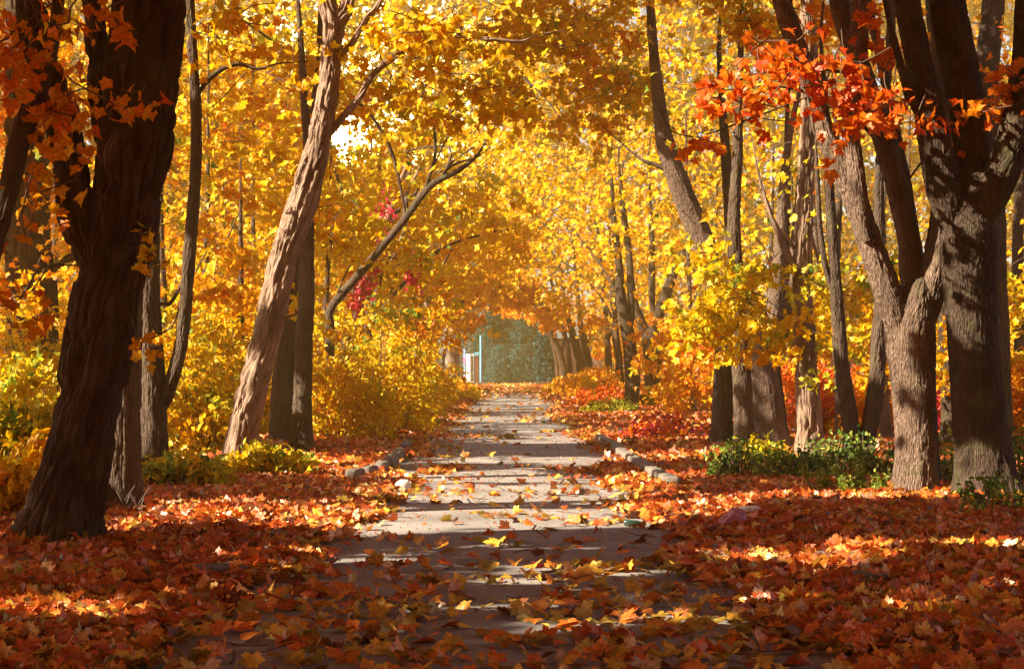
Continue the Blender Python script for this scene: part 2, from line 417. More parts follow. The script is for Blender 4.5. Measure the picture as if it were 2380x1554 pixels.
TREES = {}
COVER = 2.2
def tree(key, name, label, d, bark, trunk, limbs=(), group=None, cat="tree", res=None, base_z=None, grow=True):
    """trunk and limbs: rows (px, py, width px[, depth offset]) in the picture at the tree's own distance d. Rows that leave the top of the
    frame grow on above it."""
    nseg, step = res or ((170, .03) if d < 22 else (90, .05) if d < 34 else (16, .12) if d < 60 else (10, .3))
    seed = len(TREES) * 1.37 + 1
    def rows(st, is_trunk):
        out = []
        for r in st:
            dd = d + (r[3] if len(r) > 3 else 0)
            p = at(r[0], r[1], dd); out.append([*p, r[2] / 2 / F * dd])
        if is_trunk:
            g = float(gz(out[0][0], out[0][1])[0]); out[0][2] = g - .12
        out = np.array(out)
        if st[-1][1] <= 5 and grow:
            dirn = out[-1][:3] - out[-2][:3]; dirn /= np.linalg.norm(dirn) + 1e-9
            dirn = dirn * .6 + np.array([0, 0, .4]); rr = out[-1][3]
            ext = [np.append(out[-1][:3] + dirn * t, rr * k) for t, k in ((1.3, .8), (2.8, .5), (4.2, .15))]
            out = np.concatenate([out, ext])
        elif is_trunk or len(out) > 2:
            dirn = out[-1][:3] - out[-2][:3]; dirn /= np.linalg.norm(dirn) + 1e-9; rr = out[-1][3]
            if limbs and is_trunk and rr > .18:
                out = np.concatenate([out, [np.append(out[-1][:3] + dirn * rr * 1.2, rr * .35), np.append(out[-1][:3] + dirn * rr * 1.6, .01)]])
            else:
                out = np.concatenate([out, [np.append(out[-1][:3] + dirn * rr * 14 + np.array([0, 0, rr * 6]), rr * .5), np.append(out[-1][:3] + dirn * rr * 30 + np.array([rr * 4, 0, rr * 10]), .005)]])
        if not is_trunk:
            out[0][3] *= .5
        return out
    tr = rows(trunk, True)
    root = empty(name, (tr[0][0], tr[0][1], float(gz(tr[0][0], tr[0][1])[0])))
    org = np.array(root.location)
    tag(root, label, cat, group)
    def put(nm, rr, fl, k):
        me = trunk_mesh(nm, rr - np.array([*org, 0]) if False else rr, bark, step, nseg if not k else max(10, int(nseg * .8)), fl, None, seed + k * .77)
        co = np.empty(len(me.vertices) * 3, np.float32); me.vertices.foreach_get("co", co)
        co = co.reshape(-1, 3) - org.astype(np.float32); me.vertices.foreach_set("co", co.ravel()); me.update()
        obj_of(nm, me, root)
    put("trunk", tr, True, 0)
    for k, lb in enumerate(limbs):
        put("limb", rows(lb, False), False, k + 1)
    TREES[key] = dict(root=root, org=org, parts=Parts(), tr=tr)
    return TREES[key]

def crown(key, blobs, **kw):
    """blobs: (px, py, depth, half width px, half height px, half depth m, leaf layers, tint)"""
    t = TREES[key]
    leaf = kw.pop("leaf", .15) * .9; rad = kw.pop("rad", .5); thick = kw.pop("thick", .1)
    for (px, py, d, w, h, dz, cov, ti) in blobs:
        C, per = pblob(px, py, d, w, h, dz, cov, leaf, rad)
        sprays(t["parts"], C, per, rad, thick, leaf, ti, **kw)

def finish_crowns():
    for k, t in TREES.items():
        if t["parts"].V:
            t["parts"].build("crown", [LEAF, BARK["twig"]], t["root"], origin=t["org"])


# ================================================================== THE TREES
# ---- left side, near
tree("L1", "maple_tree", "massive dark fissured trunk leaning right at the left, widest in the wood", depth_of(1285), "deep",
     [(128, 1285, 165), (150, 1200, 150), (185, 1060, 148), (212, 930, 150), (236, 800, 152), (258, 640, 150), (276, 480, 152), (290, 320, 148), (312, 160, 140), (335, 0, 140)],
     [[(225, 640, 90), (180, 500, 80), (152, 380, 76), (130, 240, 66), (100, 110, 52), (80, 0, 44)],
      [(300, 560, 90, -.05), (345, 380, 82, -.1), (362, 240, 74, -.1), (385, 100, 66, -.1), (398, 0, 62, -.1)],
      [(262, 420, 70, .2), (235, 250, 52, .3), (222, 100, 46, .4), (214, 0, 40, .4)]], group="maples along the left of the path")
tree("L1b", "maple_tree", "straight dark trunk close behind the massive leaning left trunk", depth_of(1207), "dark",
     [(284, 1207, 84), (284, 1000, 80), (290, 800, 76), (300, 600, 70), (318, 400, 60), (335, 200, 50), (350, 0, 45)], group="maples along the left of the path")
tree("L0", "maple_tree", "dark sinuous limb rising from the left edge of the photo under orange leaves", 13.6, "dark",
     [(-150, 1320, 90), (-120, 1000, 80), (-75, 750, 66), (-25, 590, 54), (15, 450, 48), (50, 310, 48), (92, 200, 42), (120, 90, 32), (135, 0, 26)],
     [[(40, 330, 22), (75, 300, 16), (120, 370, 12), (165, 420, 8)], [(95, 200, 24), (60, 110, 20), (45, 0, 18)]])
tree("L00", "tree", "coarse barked trunk far left behind the massive trunk", 31., "deep",
     [(75, 1045, 130), (75, 900, 122), (72, 700, 112), (66, 500, 100), (60, 300, 88), (58, 120, 78), (52, 0, 70)],
     [[(110, 640, 22), (160, 600, 16), (230, 590, 11)], [(100, 480, 20), (170, 500, 14), (250, 470, 8)]])
tree("L2", "maple_tree", "dark upright trunk forking low, with a thin side stem curving up to its right", depth_of(1125), "dark",
     [(362, 1125, 56), (358, 1000, 58), (350, 850, 58), (345, 700, 52), (350, 520, 44), (352, 400, 38), (345, 250, 30), (330, 100, 24), (325, 0, 20)],
     [[(362, 970, 40), (384, 925, 34), (410, 850, 30), (426, 760, 29), (436, 640, 29), (446, 520, 28), (454, 400, 26), (456, 260, 25), (447, 120, 24), (440, 0, 22)],
      [(456, 225, 16), (490, 180, 12), (545, 150, 9), (600, 160, 7)], [(440, 620, 10), (400, 700, 9), (372, 705, 7)]], group="maples along the left of the path")
tree("L3", "maple_tree", "sunlit trunk with shaggy peeling bark leaning right over the path below the bright glint", depth_of(1100), "rough",
     [(552, 1100, 62), (562, 1020, 62), (580, 930, 64), (598, 850, 62), (622, 760, 60), (648, 660, 60), (672, 560, 60), (700, 460, 60), (728, 370, 58), (746, 290, 52), (762, 200, 46), (770, 110, 48), (775, 60, 46), (764, 20, 40), (748, -30, 34), (735, -90, 28)],
     [[(752, 330, 22), (790, 280, 18), (830, 235, 16), (880, 160, 15), (960, 110, 14), (1060, 84, 12), (1140, 92, 9), (1210, 96, 6)],
      [(772, 90, 34), (795, 40, 30), (812, 0, 28)], [(772, 150, 16), (815, 105, 14), (850, 45, 14), (885, 0, 13)],
      [(900, 145, 7), (990, 100, 6), (1010, 60, 5), (1060, 30, 4)], [(705, 560, 16, .1), (735, 470, 14, .1), (748, 400, 10, .1)],
      [(690, 205, 5), (600, 160, 4), (540, 150, 3)]], group="maples along the left of the path")
tree("L4", "tree", "dark straight trunk right behind the shaggy leaning trunk, the left of a pair", depth_of(1042), "dark",
     [(654, 1042, 56), (660, 900, 52), (668, 760, 48), (680, 600, 42), (696, 480, 36), (720, 350, 30), (740, 200, 24), (750, 0, 18)], group="pair of dark trunks behind the leaning trunk")
tree("L4b", "tree", "slimmer dark trunk, the right of the pair behind the shaggy leaning trunk", depth_of(1066), "dark",
     [(700, 1066, 50), (702, 950, 44), (706, 820, 40), (710, 680, 36), (713, 560, 32), (716, 430, 26), (712, 300, 20), (700, 100, 14)], group="pair of dark trunks behind the leaning trunk")
tree("L5", "tree", "thin bent bough slanting right over the path with bare upper twigs", 38., "dark",
     [(764, 1017, 22), (766, 880, 22), (768, 770, 22), (766, 725, 20), (785, 695, 20), (820, 655, 19), (858, 610, 19), (900, 560, 18), (945, 505, 18), (985, 450, 17), (1010, 425, 15), (1060, 400, 12), (1095, 375, 9), (1112, 358, 6)],
     [[(985, 448, 12), (1000, 405, 9), (1012, 360, 8), (1012, 290, 7), (1030, 280, 4)], [(1020, 420, 9), (1050, 385, 7), (1110, 365, 4)], [(1005, 395, 7), (1040, 320, 5), (1090, 270, 3)],
      [(768, 590, 6, .3), (775, 520, 5, .3), (790, 490, 4, .3)]])
tree("L6", "tree", "slanting trunk wrapped in crimson creeper left of the path", 46., "rough",
     [(775, 990, 34), (792, 860, 34), (815, 760, 34), (838, 690, 32), (862, 620, 30), (885, 560, 28), (905, 500, 24), (925, 430, 18), (940, 400, 12)],
     [[(860, 640, 16), (905, 610, 13), (930, 560, 9)], [(905, 500, 12), (930, 455, 9), (965, 410, 6)]])
for key, lab, d, st, lb in (
    ("L7", "pale forked trunk just beyond the crimson creeper, left row", 64., [(955, 950, 20), (965, 850, 19), (975, 780, 18), (990, 720, 16), (1003, 660, 12), (1010, 560, 9)], [[(968, 800, 12), (950, 740, 9), (940, 660, 7)]]),
    ("L8", "dark trunk leaning inward behind the low golden bush, left row", 84., [(1000, 925, 18), (1003, 850, 17), (1012, 780, 14), (1030, 700, 11), (1050, 620, 8)], [[(1008, 800, 8), (990, 740, 7)]]),
    ("L9", "broad black trunk next to the pale gate post at the path's end", 118., [(1048, 903, 40), (1050, 850, 36), (1055, 790, 30), (1062, 720, 20), (1070, 650, 14)], [[(1060, 800, 12), (1085, 770, 8), (1110, 745, 5)]]),
    ("L9b", "slim pale trunk left of the broad black trunk, left row", 100., [(1025, 913, 9), (1028, 860, 9), (1035, 800, 8), (1040, 740, 6), (1045, 640, 5)], []),
    ("L9c", "brown trunk half sunk in golden leaves between slim and forked trunks", 74., [(982, 935, 16), (986, 850, 15), (990, 770, 13), (996, 700, 10), (1000, 600, 8)], []),
    ("L9d", "dark trunk at the back of the bushes, beside the thin bent bough", 52., [(800, 972, 24), (803, 880, 22), (808, 800, 20), (830, 700, 16), (850, 560, 12), (880, 400, 8)], []),
    ("L9e", "brown trunk deep in the golden bushes, right of the dark one", 55., [(850, 965, 18), (853, 850, 17), (860, 760, 15), (880, 660, 12), (905, 540, 9)], []),
):
    tree(key, "maple_tree", lab, d, "pale" if "pale" in lab else "dark", st, lb, group="left row trunks receding down the path")

# ---- right side
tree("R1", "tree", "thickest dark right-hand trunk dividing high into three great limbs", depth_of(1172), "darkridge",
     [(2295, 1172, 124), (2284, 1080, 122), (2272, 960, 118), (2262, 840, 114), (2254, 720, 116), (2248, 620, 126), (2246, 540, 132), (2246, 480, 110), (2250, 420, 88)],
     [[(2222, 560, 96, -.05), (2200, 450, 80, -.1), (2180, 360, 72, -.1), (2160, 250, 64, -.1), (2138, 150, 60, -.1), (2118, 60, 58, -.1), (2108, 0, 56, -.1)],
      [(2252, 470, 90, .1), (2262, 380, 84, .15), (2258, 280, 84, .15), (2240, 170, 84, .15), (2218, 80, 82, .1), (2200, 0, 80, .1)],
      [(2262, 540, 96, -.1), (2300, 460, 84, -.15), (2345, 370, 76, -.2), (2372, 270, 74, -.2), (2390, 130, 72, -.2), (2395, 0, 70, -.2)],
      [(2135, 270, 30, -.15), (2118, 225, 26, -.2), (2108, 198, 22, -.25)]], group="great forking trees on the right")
tree("R2", "tree", "sunlit ridged trunk on the right forking at head height into pale limbs", depth_of(1166), "fine",
     [(2130, 1166, 92), (2130, 1080, 90), (2128, 980, 92), (2124, 880, 100), (2120, 800, 112), (2118, 740, 110), (2130, 690, 80)],
     [[(2104, 800, 84, -.05), (2078, 720, 66, -.1), (2045, 620, 58, -.1), (2015, 530, 54, -.1), (1984, 440, 54, -.1), (1950, 370, 52, -.1), (1920, 320, 46, -.1), (1898, 250, 44, -.1), (1872, 160, 46, -.1), (1845, 80, 46, -.1), (1820, 0, 44, -.1)],
      [(2016, 560, 40, -.25), (1996, 470, 42, -.25), (1986, 380, 38, -.25), (1980, 300, 36, -.25), (1988, 210, 38, -.25), (1998, 110, 42, -.25), (2002, 0, 40, -.25)],
      [(2140, 780, 84, .0), (2160, 690, 66, .0), (2176, 600, 60, .05), (2188, 520, 56, .1), (2194, 430, 48, .2), (2190, 330, 40, .3)],
      [(2122, 730, 48, .1), (2116, 640, 50, .15), (2112, 560, 52, .2), (2095, 480, 50, .2), (2074, 400, 48, .2), (2046, 310, 46, .2), (2016, 210, 44, .2), (1984, 110, 46, .2), (1952, 0, 46, .2)]], group="great forking trees on the right")
tree("RM", "red_maple", "slender maple stem with fiery red sprays between the sunlit and thickest trunks", depth_of(1150), "dark",
     [(2168, 1150, 40), (2160, 950, 34), (2148, 780, 32), (2138, 650, 30), (2128, 560, 28), (2108, 430, 25), (2086, 320, 24), (2062, 210, 22), (2040, 110, 20), (2018, 0, 18)],
     [[(2100, 410, 10), (2040, 330, 9, -.4), (1980, 270, 8, -.8), (1890, 220, 7, -1.2), (1790, 200, 5, -1.4), (1680, 210, 4, -1.5)],
      [(2070, 240, 9), (2000, 180, 8, -.4), (1900, 160, 6, -.8), (1800, 140, 5, -1)], [(1890, 220, 6, -1.2), (1760, 270, 5, -1.3), (1650, 310, 3, -1.4)], [(2110, 420, 9), (2180, 330, 7, -.4), (2290, 230, 5, -.6)]])
tree("R3", "maple_tree", "thin black twin stem joined at the ground, leaning left stem", depth_of(1103), "dark",
     [(1992, 1103, 40), (1978, 1000, 40), (1960, 880, 36), (1948, 760, 31), (1940, 640, 27), (1932, 500, 23), (1925, 350, 18), (1915, 200, 14)],
     [[(2000, 1085, 34), (2022, 990, 38), (2036, 900, 38), (2044, 790, 34), (2050, 680, 28), (2046, 560, 26), (2044, 430, 24), (2052, 300, 20), (2068, 120, 20), (2072, 0, 20)],
      [(1950, 720, 14), (1918, 620, 14), (1905, 520, 12), (1900, 420, 10)]], group="dark saplings on the right")
tree("R4", "tree", "upright trunk with deep shaggy furrows between the twin stem and the pale curved trunk", depth_of(1080), "rough",
     [(1880, 1080, 60), (1880, 980, 54), (1874, 860, 50), (1868, 740, 46), (1866, 620, 40), (1870, 480, 36), (1876, 320, 34), (1880, 160, 34), (1878, 0, 34)],
     [[(1862, 660, 20), (1836, 600, 16), (1815, 560, 14)], [(1872, 640, 10), (1836, 560, 9), (1810, 530, 7)], [(1860, 760, 8), (1905, 640, 8), (1890, 560, 6)]])
tree("R5", "maple_tree", "pale trunk flaring to a leaning dark bough behind the lemon yellow leaves", depth_of(1052), "fine",
     [(1790, 1052, 74), (1786, 970, 70), (1772, 890, 76), (1752, 830, 80), (1735, 780, 76), (1712, 720, 70), (1676, 650, 62), (1640, 590, 58), (1612, 520, 56), (1588, 450, 50), (1566, 390, 44), (1545, 330, 40), (1530, 240, 32), (1518, 120, 24), (1510, 0, 20)],
     [[(1770, 860, 50), (1790, 780, 42), (1800, 700, 36), (1812, 600, 30)], [(1586, 440, 18), (1556, 400, 15), (1530, 385, 12), (1490, 370, 8)], [(1630, 560, 24, .3), (1600, 440, 20, .3), (1570, 360, 16, .3)],
      [(1790, 880, 40, .3), (1830, 760, 34, .4), (1845, 640, 28, .5)]])
tree("R6", "maple_tree", "nearly black trunk, the left of two beside the pale flaring trunk", depth_of(1046), "dark",
     [(1675, 1046, 52), (1678, 950, 48), (1682, 830, 46), (1690, 700, 40), (1700, 560, 34), (1690, 400, 26), (1680, 250, 18)], group="pair of black trunks beside the kerb")
tree("R7", "maple_tree", "nearly black trunk, the right of two, touching the pale flaring trunk", depth_of(1060), "dark",
     [(1730, 1060, 46), (1728, 960, 44), (1722, 840, 42), (1714, 700, 38), (1706, 520, 30), (1715, 350, 24), (1720, 150, 16)], group="pair of black trunks beside the kerb")
tree("R7b", "maple_tree", "dark trunk half hidden behind the right side of the pale flaring trunk", depth_of(1042), "dark",
     [(1815, 1042, 36), (1808, 940, 34), (1800, 840, 30), (1812, 720, 26), (1826, 560, 22), (1830, 380, 16)])
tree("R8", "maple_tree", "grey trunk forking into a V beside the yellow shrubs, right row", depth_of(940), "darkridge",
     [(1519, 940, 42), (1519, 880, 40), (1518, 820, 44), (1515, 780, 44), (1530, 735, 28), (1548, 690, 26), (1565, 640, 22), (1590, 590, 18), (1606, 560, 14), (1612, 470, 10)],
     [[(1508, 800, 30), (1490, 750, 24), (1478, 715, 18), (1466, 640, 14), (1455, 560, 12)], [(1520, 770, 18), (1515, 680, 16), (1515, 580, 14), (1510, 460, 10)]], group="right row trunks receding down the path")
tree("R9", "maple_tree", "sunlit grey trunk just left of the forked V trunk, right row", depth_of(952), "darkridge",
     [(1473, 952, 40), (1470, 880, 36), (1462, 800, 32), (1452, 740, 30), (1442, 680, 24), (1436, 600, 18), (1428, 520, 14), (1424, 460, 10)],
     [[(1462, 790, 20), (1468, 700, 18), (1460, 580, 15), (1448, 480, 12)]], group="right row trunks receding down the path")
for key, lab, d, st, lb in (
    ("R10", "dark trunk in the gap left of the sunlit grey trunk, right row", 80., [(1440, 929, 20), (1440, 860, 19), (1432, 790, 17), (1426, 700, 14), (1420, 600, 10)], []),
    ("R11", "brown trunk behind orange saplings, right row", 92., [(1412, 919, 18), (1414, 850, 17), (1412, 780, 15), (1405, 700, 12), (1395, 600, 9)], [[(1412, 800, 9), (1430, 740, 7), (1436, 680, 5)]]),
    ("R14", "dark trunk arching left at the right of the far cluster", 98., [(1372, 914, 18), (1368, 860, 18), (1358, 800, 16), (1348, 740, 12), (1340, 660, 9)], [[(1362, 820, 8), (1378, 760, 6)]]),
    ("R15", "brown trunk curving left, second from the right in the far cluster", 106., [(1352, 910, 24), (1350, 850, 22), (1336, 790, 18), (1318, 730, 11), (1305, 650, 8)], []),
    ("R16", "dark trunk curving left, middle of the far cluster", 114., [(1326, 905, 14), (1324, 850, 13), (1316, 790, 11), (1300, 740, 9), (1285, 670, 7)], [[(1318, 810, 8), (1334, 750, 6)]]),
    ("R17", "black trunk bending over the path, second from the left in the far cluster", 124., [(1311, 901, 20), (1308, 850, 19), (1290, 790, 14), (1268, 735, 10), (1250, 690, 6)], [[(1304, 840, 9), (1312, 780, 7), (1318, 720, 5)], [(1296, 800, 6), (1270, 770, 4), (1250, 765, 3)]]),
    ("R18", "leftmost black trunk of the far cluster, beside the dark green conifer", 134., [(1297, 897, 11), (1295, 850, 10), (1283, 790, 9), (1262, 730, 8), (1250, 680, 5)], []),
):
    tree(key, "maple_tree", lab, d, "deep", st, lb, group="right row trunks receding down the path")
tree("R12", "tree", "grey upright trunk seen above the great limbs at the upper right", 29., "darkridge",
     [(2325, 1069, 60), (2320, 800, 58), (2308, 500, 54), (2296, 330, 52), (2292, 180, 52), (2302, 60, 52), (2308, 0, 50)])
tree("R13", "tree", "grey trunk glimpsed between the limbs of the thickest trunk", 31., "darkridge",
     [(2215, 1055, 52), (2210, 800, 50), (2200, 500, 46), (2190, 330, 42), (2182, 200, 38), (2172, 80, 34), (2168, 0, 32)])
tree("R19", "maple_tree", "black slim trunk at the right edge behind the thickest trunk", 33., "dark",
     [(2376, 1042, 34), (2374, 900, 32), (2372, 760, 30), (2366, 600, 26), (2372, 400, 22), (2380, 200, 18)])
tree("R20", "maple_tree", "slim dark stem among yellow leaves right of the shaggy furrowed trunk", 36., "dark",
     [(1958, 1026, 26), (1950, 880, 24), (1944, 740, 22), (1942, 600, 20), (1950, 450, 16), (1944, 300, 12)], group="dark saplings on the right")
tree("R21", "maple_tree", "slim dark stem just left of the sunlit forking trunk, lit near its middle", 34., "fine",
     [(2062, 1037, 26), (2052, 880, 26), (2042, 720, 25), (2036, 600, 24), (2042, 420, 22), (2050, 330, 16)], group="dark saplings on the right")

# ---- crowns of the named trees (seen leaves)
crown("L0", [(60, 60, 13.2, 120, 90, .6, .8, .67), (190, 90, 13.0, 130, 70, .5, .8, .68), (250, 215, 12.8, 66, 50, .3, .8, .67), (110, 230, 13.2, 120, 70, .5, .55, .69), (20, 190, 13.4, 80, 130, .5, .6, .70), (175, 330, 12.9, 45, 40, .2, .5, .64), (30, 690, 13.5, 50, 40, .3, .5, .69), (60, 470, 13.6, 60, 60, .4, .3, .68), (290, 50, 12.8, 44, 44, .3, .5, .68)], leaf=.125, rad=.34, thick=.09, tvar=.03, lvar=.05, droop=1.1)
crown("L00", [(30, 240, 27, 90, 200, 1, .5, .6), (150, 420, 27, 80, 160, 1, .4, .5)], leaf=.13, rad=.4, green=.15)
crown("L1", [(180, 20, 14, 140, 40, .6, .3, .62), (330, 590, 14.2, 40, 60, .2, .08, .52), (345, 800, 14.2, 30, 20, .2, .2, .52)], leaf=.1, rad=.12)
crown("L00", [(60, 800, 29, 100, 180, 1, .5, .40), (120, 560, 28, 90, 120, 1, .7, .60), (60, 330, 28, 110, 110, 1, .5, .55)], leaf=.13, rad=.4)
crown("L2", [(450, 150, 22.5, 100, 150, 1.4, 1.1, .44), (400, 320, 24, 60, 120, 1, .9, .32), (520, 80, 23, 120, 90, 1.3, .9, .52)], leaf=.15, rad=.45)
crown("L3", [(640, 130, 26, 170, 150, 1.6, 1.1, .45), (860, 60, 25.5, 170, 90, 1.6, 1.3, .46), (1000, 130, 25, 190, 120, 1.6, 1.8, .45), (900, 300, 26.5, 140, 110, 1.5, 1.8, .43), (1080, 240, 26, 150, 90, 1.6, 1.8, .46),
             (640, 330, 26.5, 110, 110, 1.2, 1.2, .44), (1180, 60, 26, 150, 80, 1.6, 1.6, .48), (760, 430, 27, 60, 70, 1, 1.0, .47), (560, 310, 25, 60, 40, .8, .4, .46)], leaf=.16, rad=.5, thick=.08)
crown("L4", [(620, 480, 33, 160, 160, 2.4, 1.3, .54), (520, 600, 34, 140, 140, 2, 1.3, .55), (640, 250, 34, 220, 150, 2, 1.6, .53)], leaf=.16, rad=.6)
crown("L4b", [(800, 520, 33, 100, 120, 2, 1.1, .45), (720, 700, 31, 60, 40, 1, .5, .42)], leaf=.14, rad=.5)
crown("L5", [(1000, 560, 40, 110, 110, 2, 1.3, .44), (940, 440, 41, 80, 70, 2, .8, .40), (1040, 470, 42, 80, 70, 2, 1.0, .5)], leaf=.14, rad=.5, green=.2)
crown("L6", [(1000, 700, 48, 90, 110, 2, 1.3, .56), (900, 680, 47, 70, 80, 2, .8, .34), (820, 600, 47, 90, 120, 2, 1.4, .42)], leaf=.15, rad=.5, green=.25)
crown("R2", [(2000, 20, 21, 80, 50, .6, .5, .72), (1880, 40, 21.5, 110, 50, .8, .5, .66)], leaf=.16, rad=.35)
crown("R1", [(2330, 20, 21, 60, 30, .6, .4, .72), (2250, 435, 19.6, 14, 8, .1, .6, .8)], leaf=.14, rad=.3)
crown("RM", [(1930, 190, 18.7, 90, 84, .5, .75, .81), (1800, 175, 18.4, 110, 66, .5, .75, .79), (1690, 205, 18.2, 100, 44, .4, .7, .80), (1640, 310, 18.2, 52, 36, .3, .8, .79), (1850, 110, 18.5, 70, 44, .4, .5, .80), (1940, 285, 18.6, 60, 56, .35, .8, .78), (1760, 250, 18.3, 80, 50, .4, .4, .78),
             (2085, 190, 19.3, 60, 50, .4, .35, .77), (2110, 285, 19.3, 34, 46, .3, .5, .76), (2330, 180, 19.2, 54, 46, .3, .8, .77), (2310, 240, 19.2, 30, 44, .25, .7, .73), (2205, 260, 19.4, 26, 60, .3, .3, .76), (2030, 90, 19.6, 100, 70, .6, .28, .78)], leaf=.145, rad=.34, thick=.09, tvar=.025, lvar=.045, droop=1.1)
crown("R5", [(1690, 660, 28.6, 120, 110, 1.2, .8, .40), (1790, 590, 28.4, 130, 110, 1.2, .7, .42), (1640, 740, 28.6, 90, 70, 1.0, .8, .41), (1730, 780, 28.2, 130, 60, 1.0, .6, .44), (1840, 720, 28.4, 100, 110, 1.0, .55, .45), (1630, 790, 28.6, 50, 44, .6, .8, .46), (1710, 830, 28.2, 50, 30, .4, .7, .46), (1620, 610, 28.9, 70, 40, .8, .6, .38), (1700, 520, 29, 120, 50, 1.2, .55, .40), (1870, 500, 28.5, 100, 90, 1.2, .6, .39)], leaf=.16, rad=.46, thick=.06, tvar=.03, green=.06)
crown("R4", [(1830, 450, 27.6, 130, 110, 1.2, .8, .37), (1910, 600, 27.2, 70, 100, 1, .55, .42), (1780, 380, 28, 110, 80, 1, .7, .42), (1890, 700, 27, 70, 80, .8, .5, .44), (1960, 760, 26.5, 70, 70, .8, .5, .45), (1860, 840, 27, 60, 50, .7, .4, .45), (2030, 830, 26, 60, 90, .8, .5, .43), (1960, 480, 27, 80, 120, 1, .6, .40), (1730, 260, 28, 150, 80, 1.2, .6, .44)], leaf=.13, rad=.42, templ=MAPLE_LOW, green=.16)
crown("R6", [(1400, 90, 33, 260, 120, 3, .8, .52), (1570, 130, 33, 220, 150, 3, .8, .50), (1320, 210, 34, 180, 130, 2.6, .6, .49), (1500, 280, 34, 220, 110, 3, .7, .49), (1240, 60, 33, 160, 80, 2, .7, .49), (1440, 400, 36, 140, 80, 3, .6, .5)], leaf=.15, rad=.55, thick=.07, green=.08)
crown("R7", [(1700, 70, 30, 220, 110, 2.4, .8, .54), (1760, 330, 33, 160, 110, 2.4, .8, .48), (1620, 420, 34, 130, 120, 2.4, .7, .52), (1500, 180, 29.5, 120, 120, 1.2, .3, .36), (1560, 300, 29.5, 90, 70, 1, .3, .34), (1640, 120, 29, 120, 70, 1, .3, .36), (1860, 120, 31, 180, 130, 2, .7, .55), (1640, 250, 33, 160, 110, 2, .6, .5)], leaf=.13, rad=.5, thick=.07, green=.1)
crown("R20", [(1950, 200, 34, 150, 170, 2, .7, .62), (2040, 480, 34, 110, 170, 2, .7, .48), (1960, 640, 35, 100, 150, 2, .6, .45)], leaf=.15, rad=.5, green=.1)
crown("R21", [(2080, 160, 32, 130, 170, 2, .7, .66), (2090, 620, 33, 110, 170, 2, .8, .48), (2070, 820, 33, 80, 80, 1.5, .6, .55)], leaf=.15, rad=.5, green=.1)
crown("R13", [(2050, 60, 27, 150, 90, 1.6, .7, .70), (1900, 60, 27, 130, 80, 1.6, .6, .66), (2280, 90, 27, 120, 110, 1.6, .7, .70), (2210, 150, 29.5, 120, 170, 1.4, .7, .62), (2180, 480, 29.5, 80, 200, 1.4, .8, .50), (2190, 800, 30, 50, 100, 1, .7, .56)], leaf=.15, rad=.45, green=.1)
crown("R8", [(1530, 330, 62, 170, 170, 4, 1.5, .47), (1350, 440, 62, 150, 150, 4, 1.5, .48), (1480, 500, 64, 140, 100, 3, 1.0, .47), (1380, 640, 72, 110, 110, 3, 1.0, .55), (1560, 620, 75, 110, 90, 3, .8, .60), (1560, 520, 70, 110, 110, 2, .7, .46), (1440, 520, 71, 110, 110, 2, .8, .48), (1520, 690, 71, 100, 60, 1.5, .35, .50), (1600, 720, 73, 60, 90, 2, .7, .58)], leaf=.19, rad=.8)
crown("R9", [(1400, 620, 68, 90, 90, 3, .8, .52), (1400, 740, 70, 60, 60, 2, .5, .56)], leaf=.19, rad=.7)
crown("R12", [(2330, 560, 30, 70, 240, 2, .8, .45), (2340, 70, 28, 100, 130, 1.5, 1.0, .60), (2160, 60, 29, 120, 90, 1.5, .8, .6), (2330, 280, 30, 80, 120, 1.5, .8, .66)], leaf=.15, rad=.45)
crown("R19", [(2350, 560, 30, 60, 110, 1, 1.0, .42), (2340, 760, 31, 60, 120, 1, .7, .46)], leaf=.15, rad=.4)
crown("R3", [(2050, 560, 25, 70, 120, 1, .5, .42), (1930, 420, 26, 70, 90, 1, .7, .44)], leaf=.13, rad=.4, templ=MAPLE_LOW, green=.15)

# ---- the receding rows' arching crowns, in world metres
def arch_limbs(key, side, Y, n):
    t = TREES[key]; tr = t["tr"]
    for i in range(n):
        k = rng.integers(len(tr) // 3, len(tr)); a = tr[k][:3].copy(); rr = max(.035, tr[k][3] * rng.uniform(.3, .55))
        if abs(a[1] - Y) > 5: a = np.array([side * rng.uniform(4, 5), Y + rng.normal(0, 1.5), rng.uniform(2.5, 4.5)])
        e = np.array([side * rng.uniform(-1.2, 2.5), a[1] + rng.normal(0, 2.0), rng.uniform(6.0, 10.5)])
        if i % 3 == 2: e[0] = side * rng.uniform(6, 9)
        m1 = a + (e - a) * .35 + np.array([0, 0, .9]); m2 = a + (e - a) * .7 + np.array([0, 0, .7])
        pts = np.array([[*a, rr * .6], [*(a + (m1 - a) * .3), rr], [*m1, rr * .8], [*m2, rr * .5], [*e, .008]])
        pts[1:4, :3] += rng.normal(0, .3, (3, 3))
        me = trunk_mesh("limb", pts, "dark", .3, 8, False, None, i)
        co = np.empty(len(me.vertices) * 3, np.float32); me.vertices.foreach_get("co", co); co = co.reshape(-1, 3) - t["org"].astype(np.float32); me.vertices.foreach_set("co", co.ravel()); me.update()
        obj_of("limb", me, t["root"])
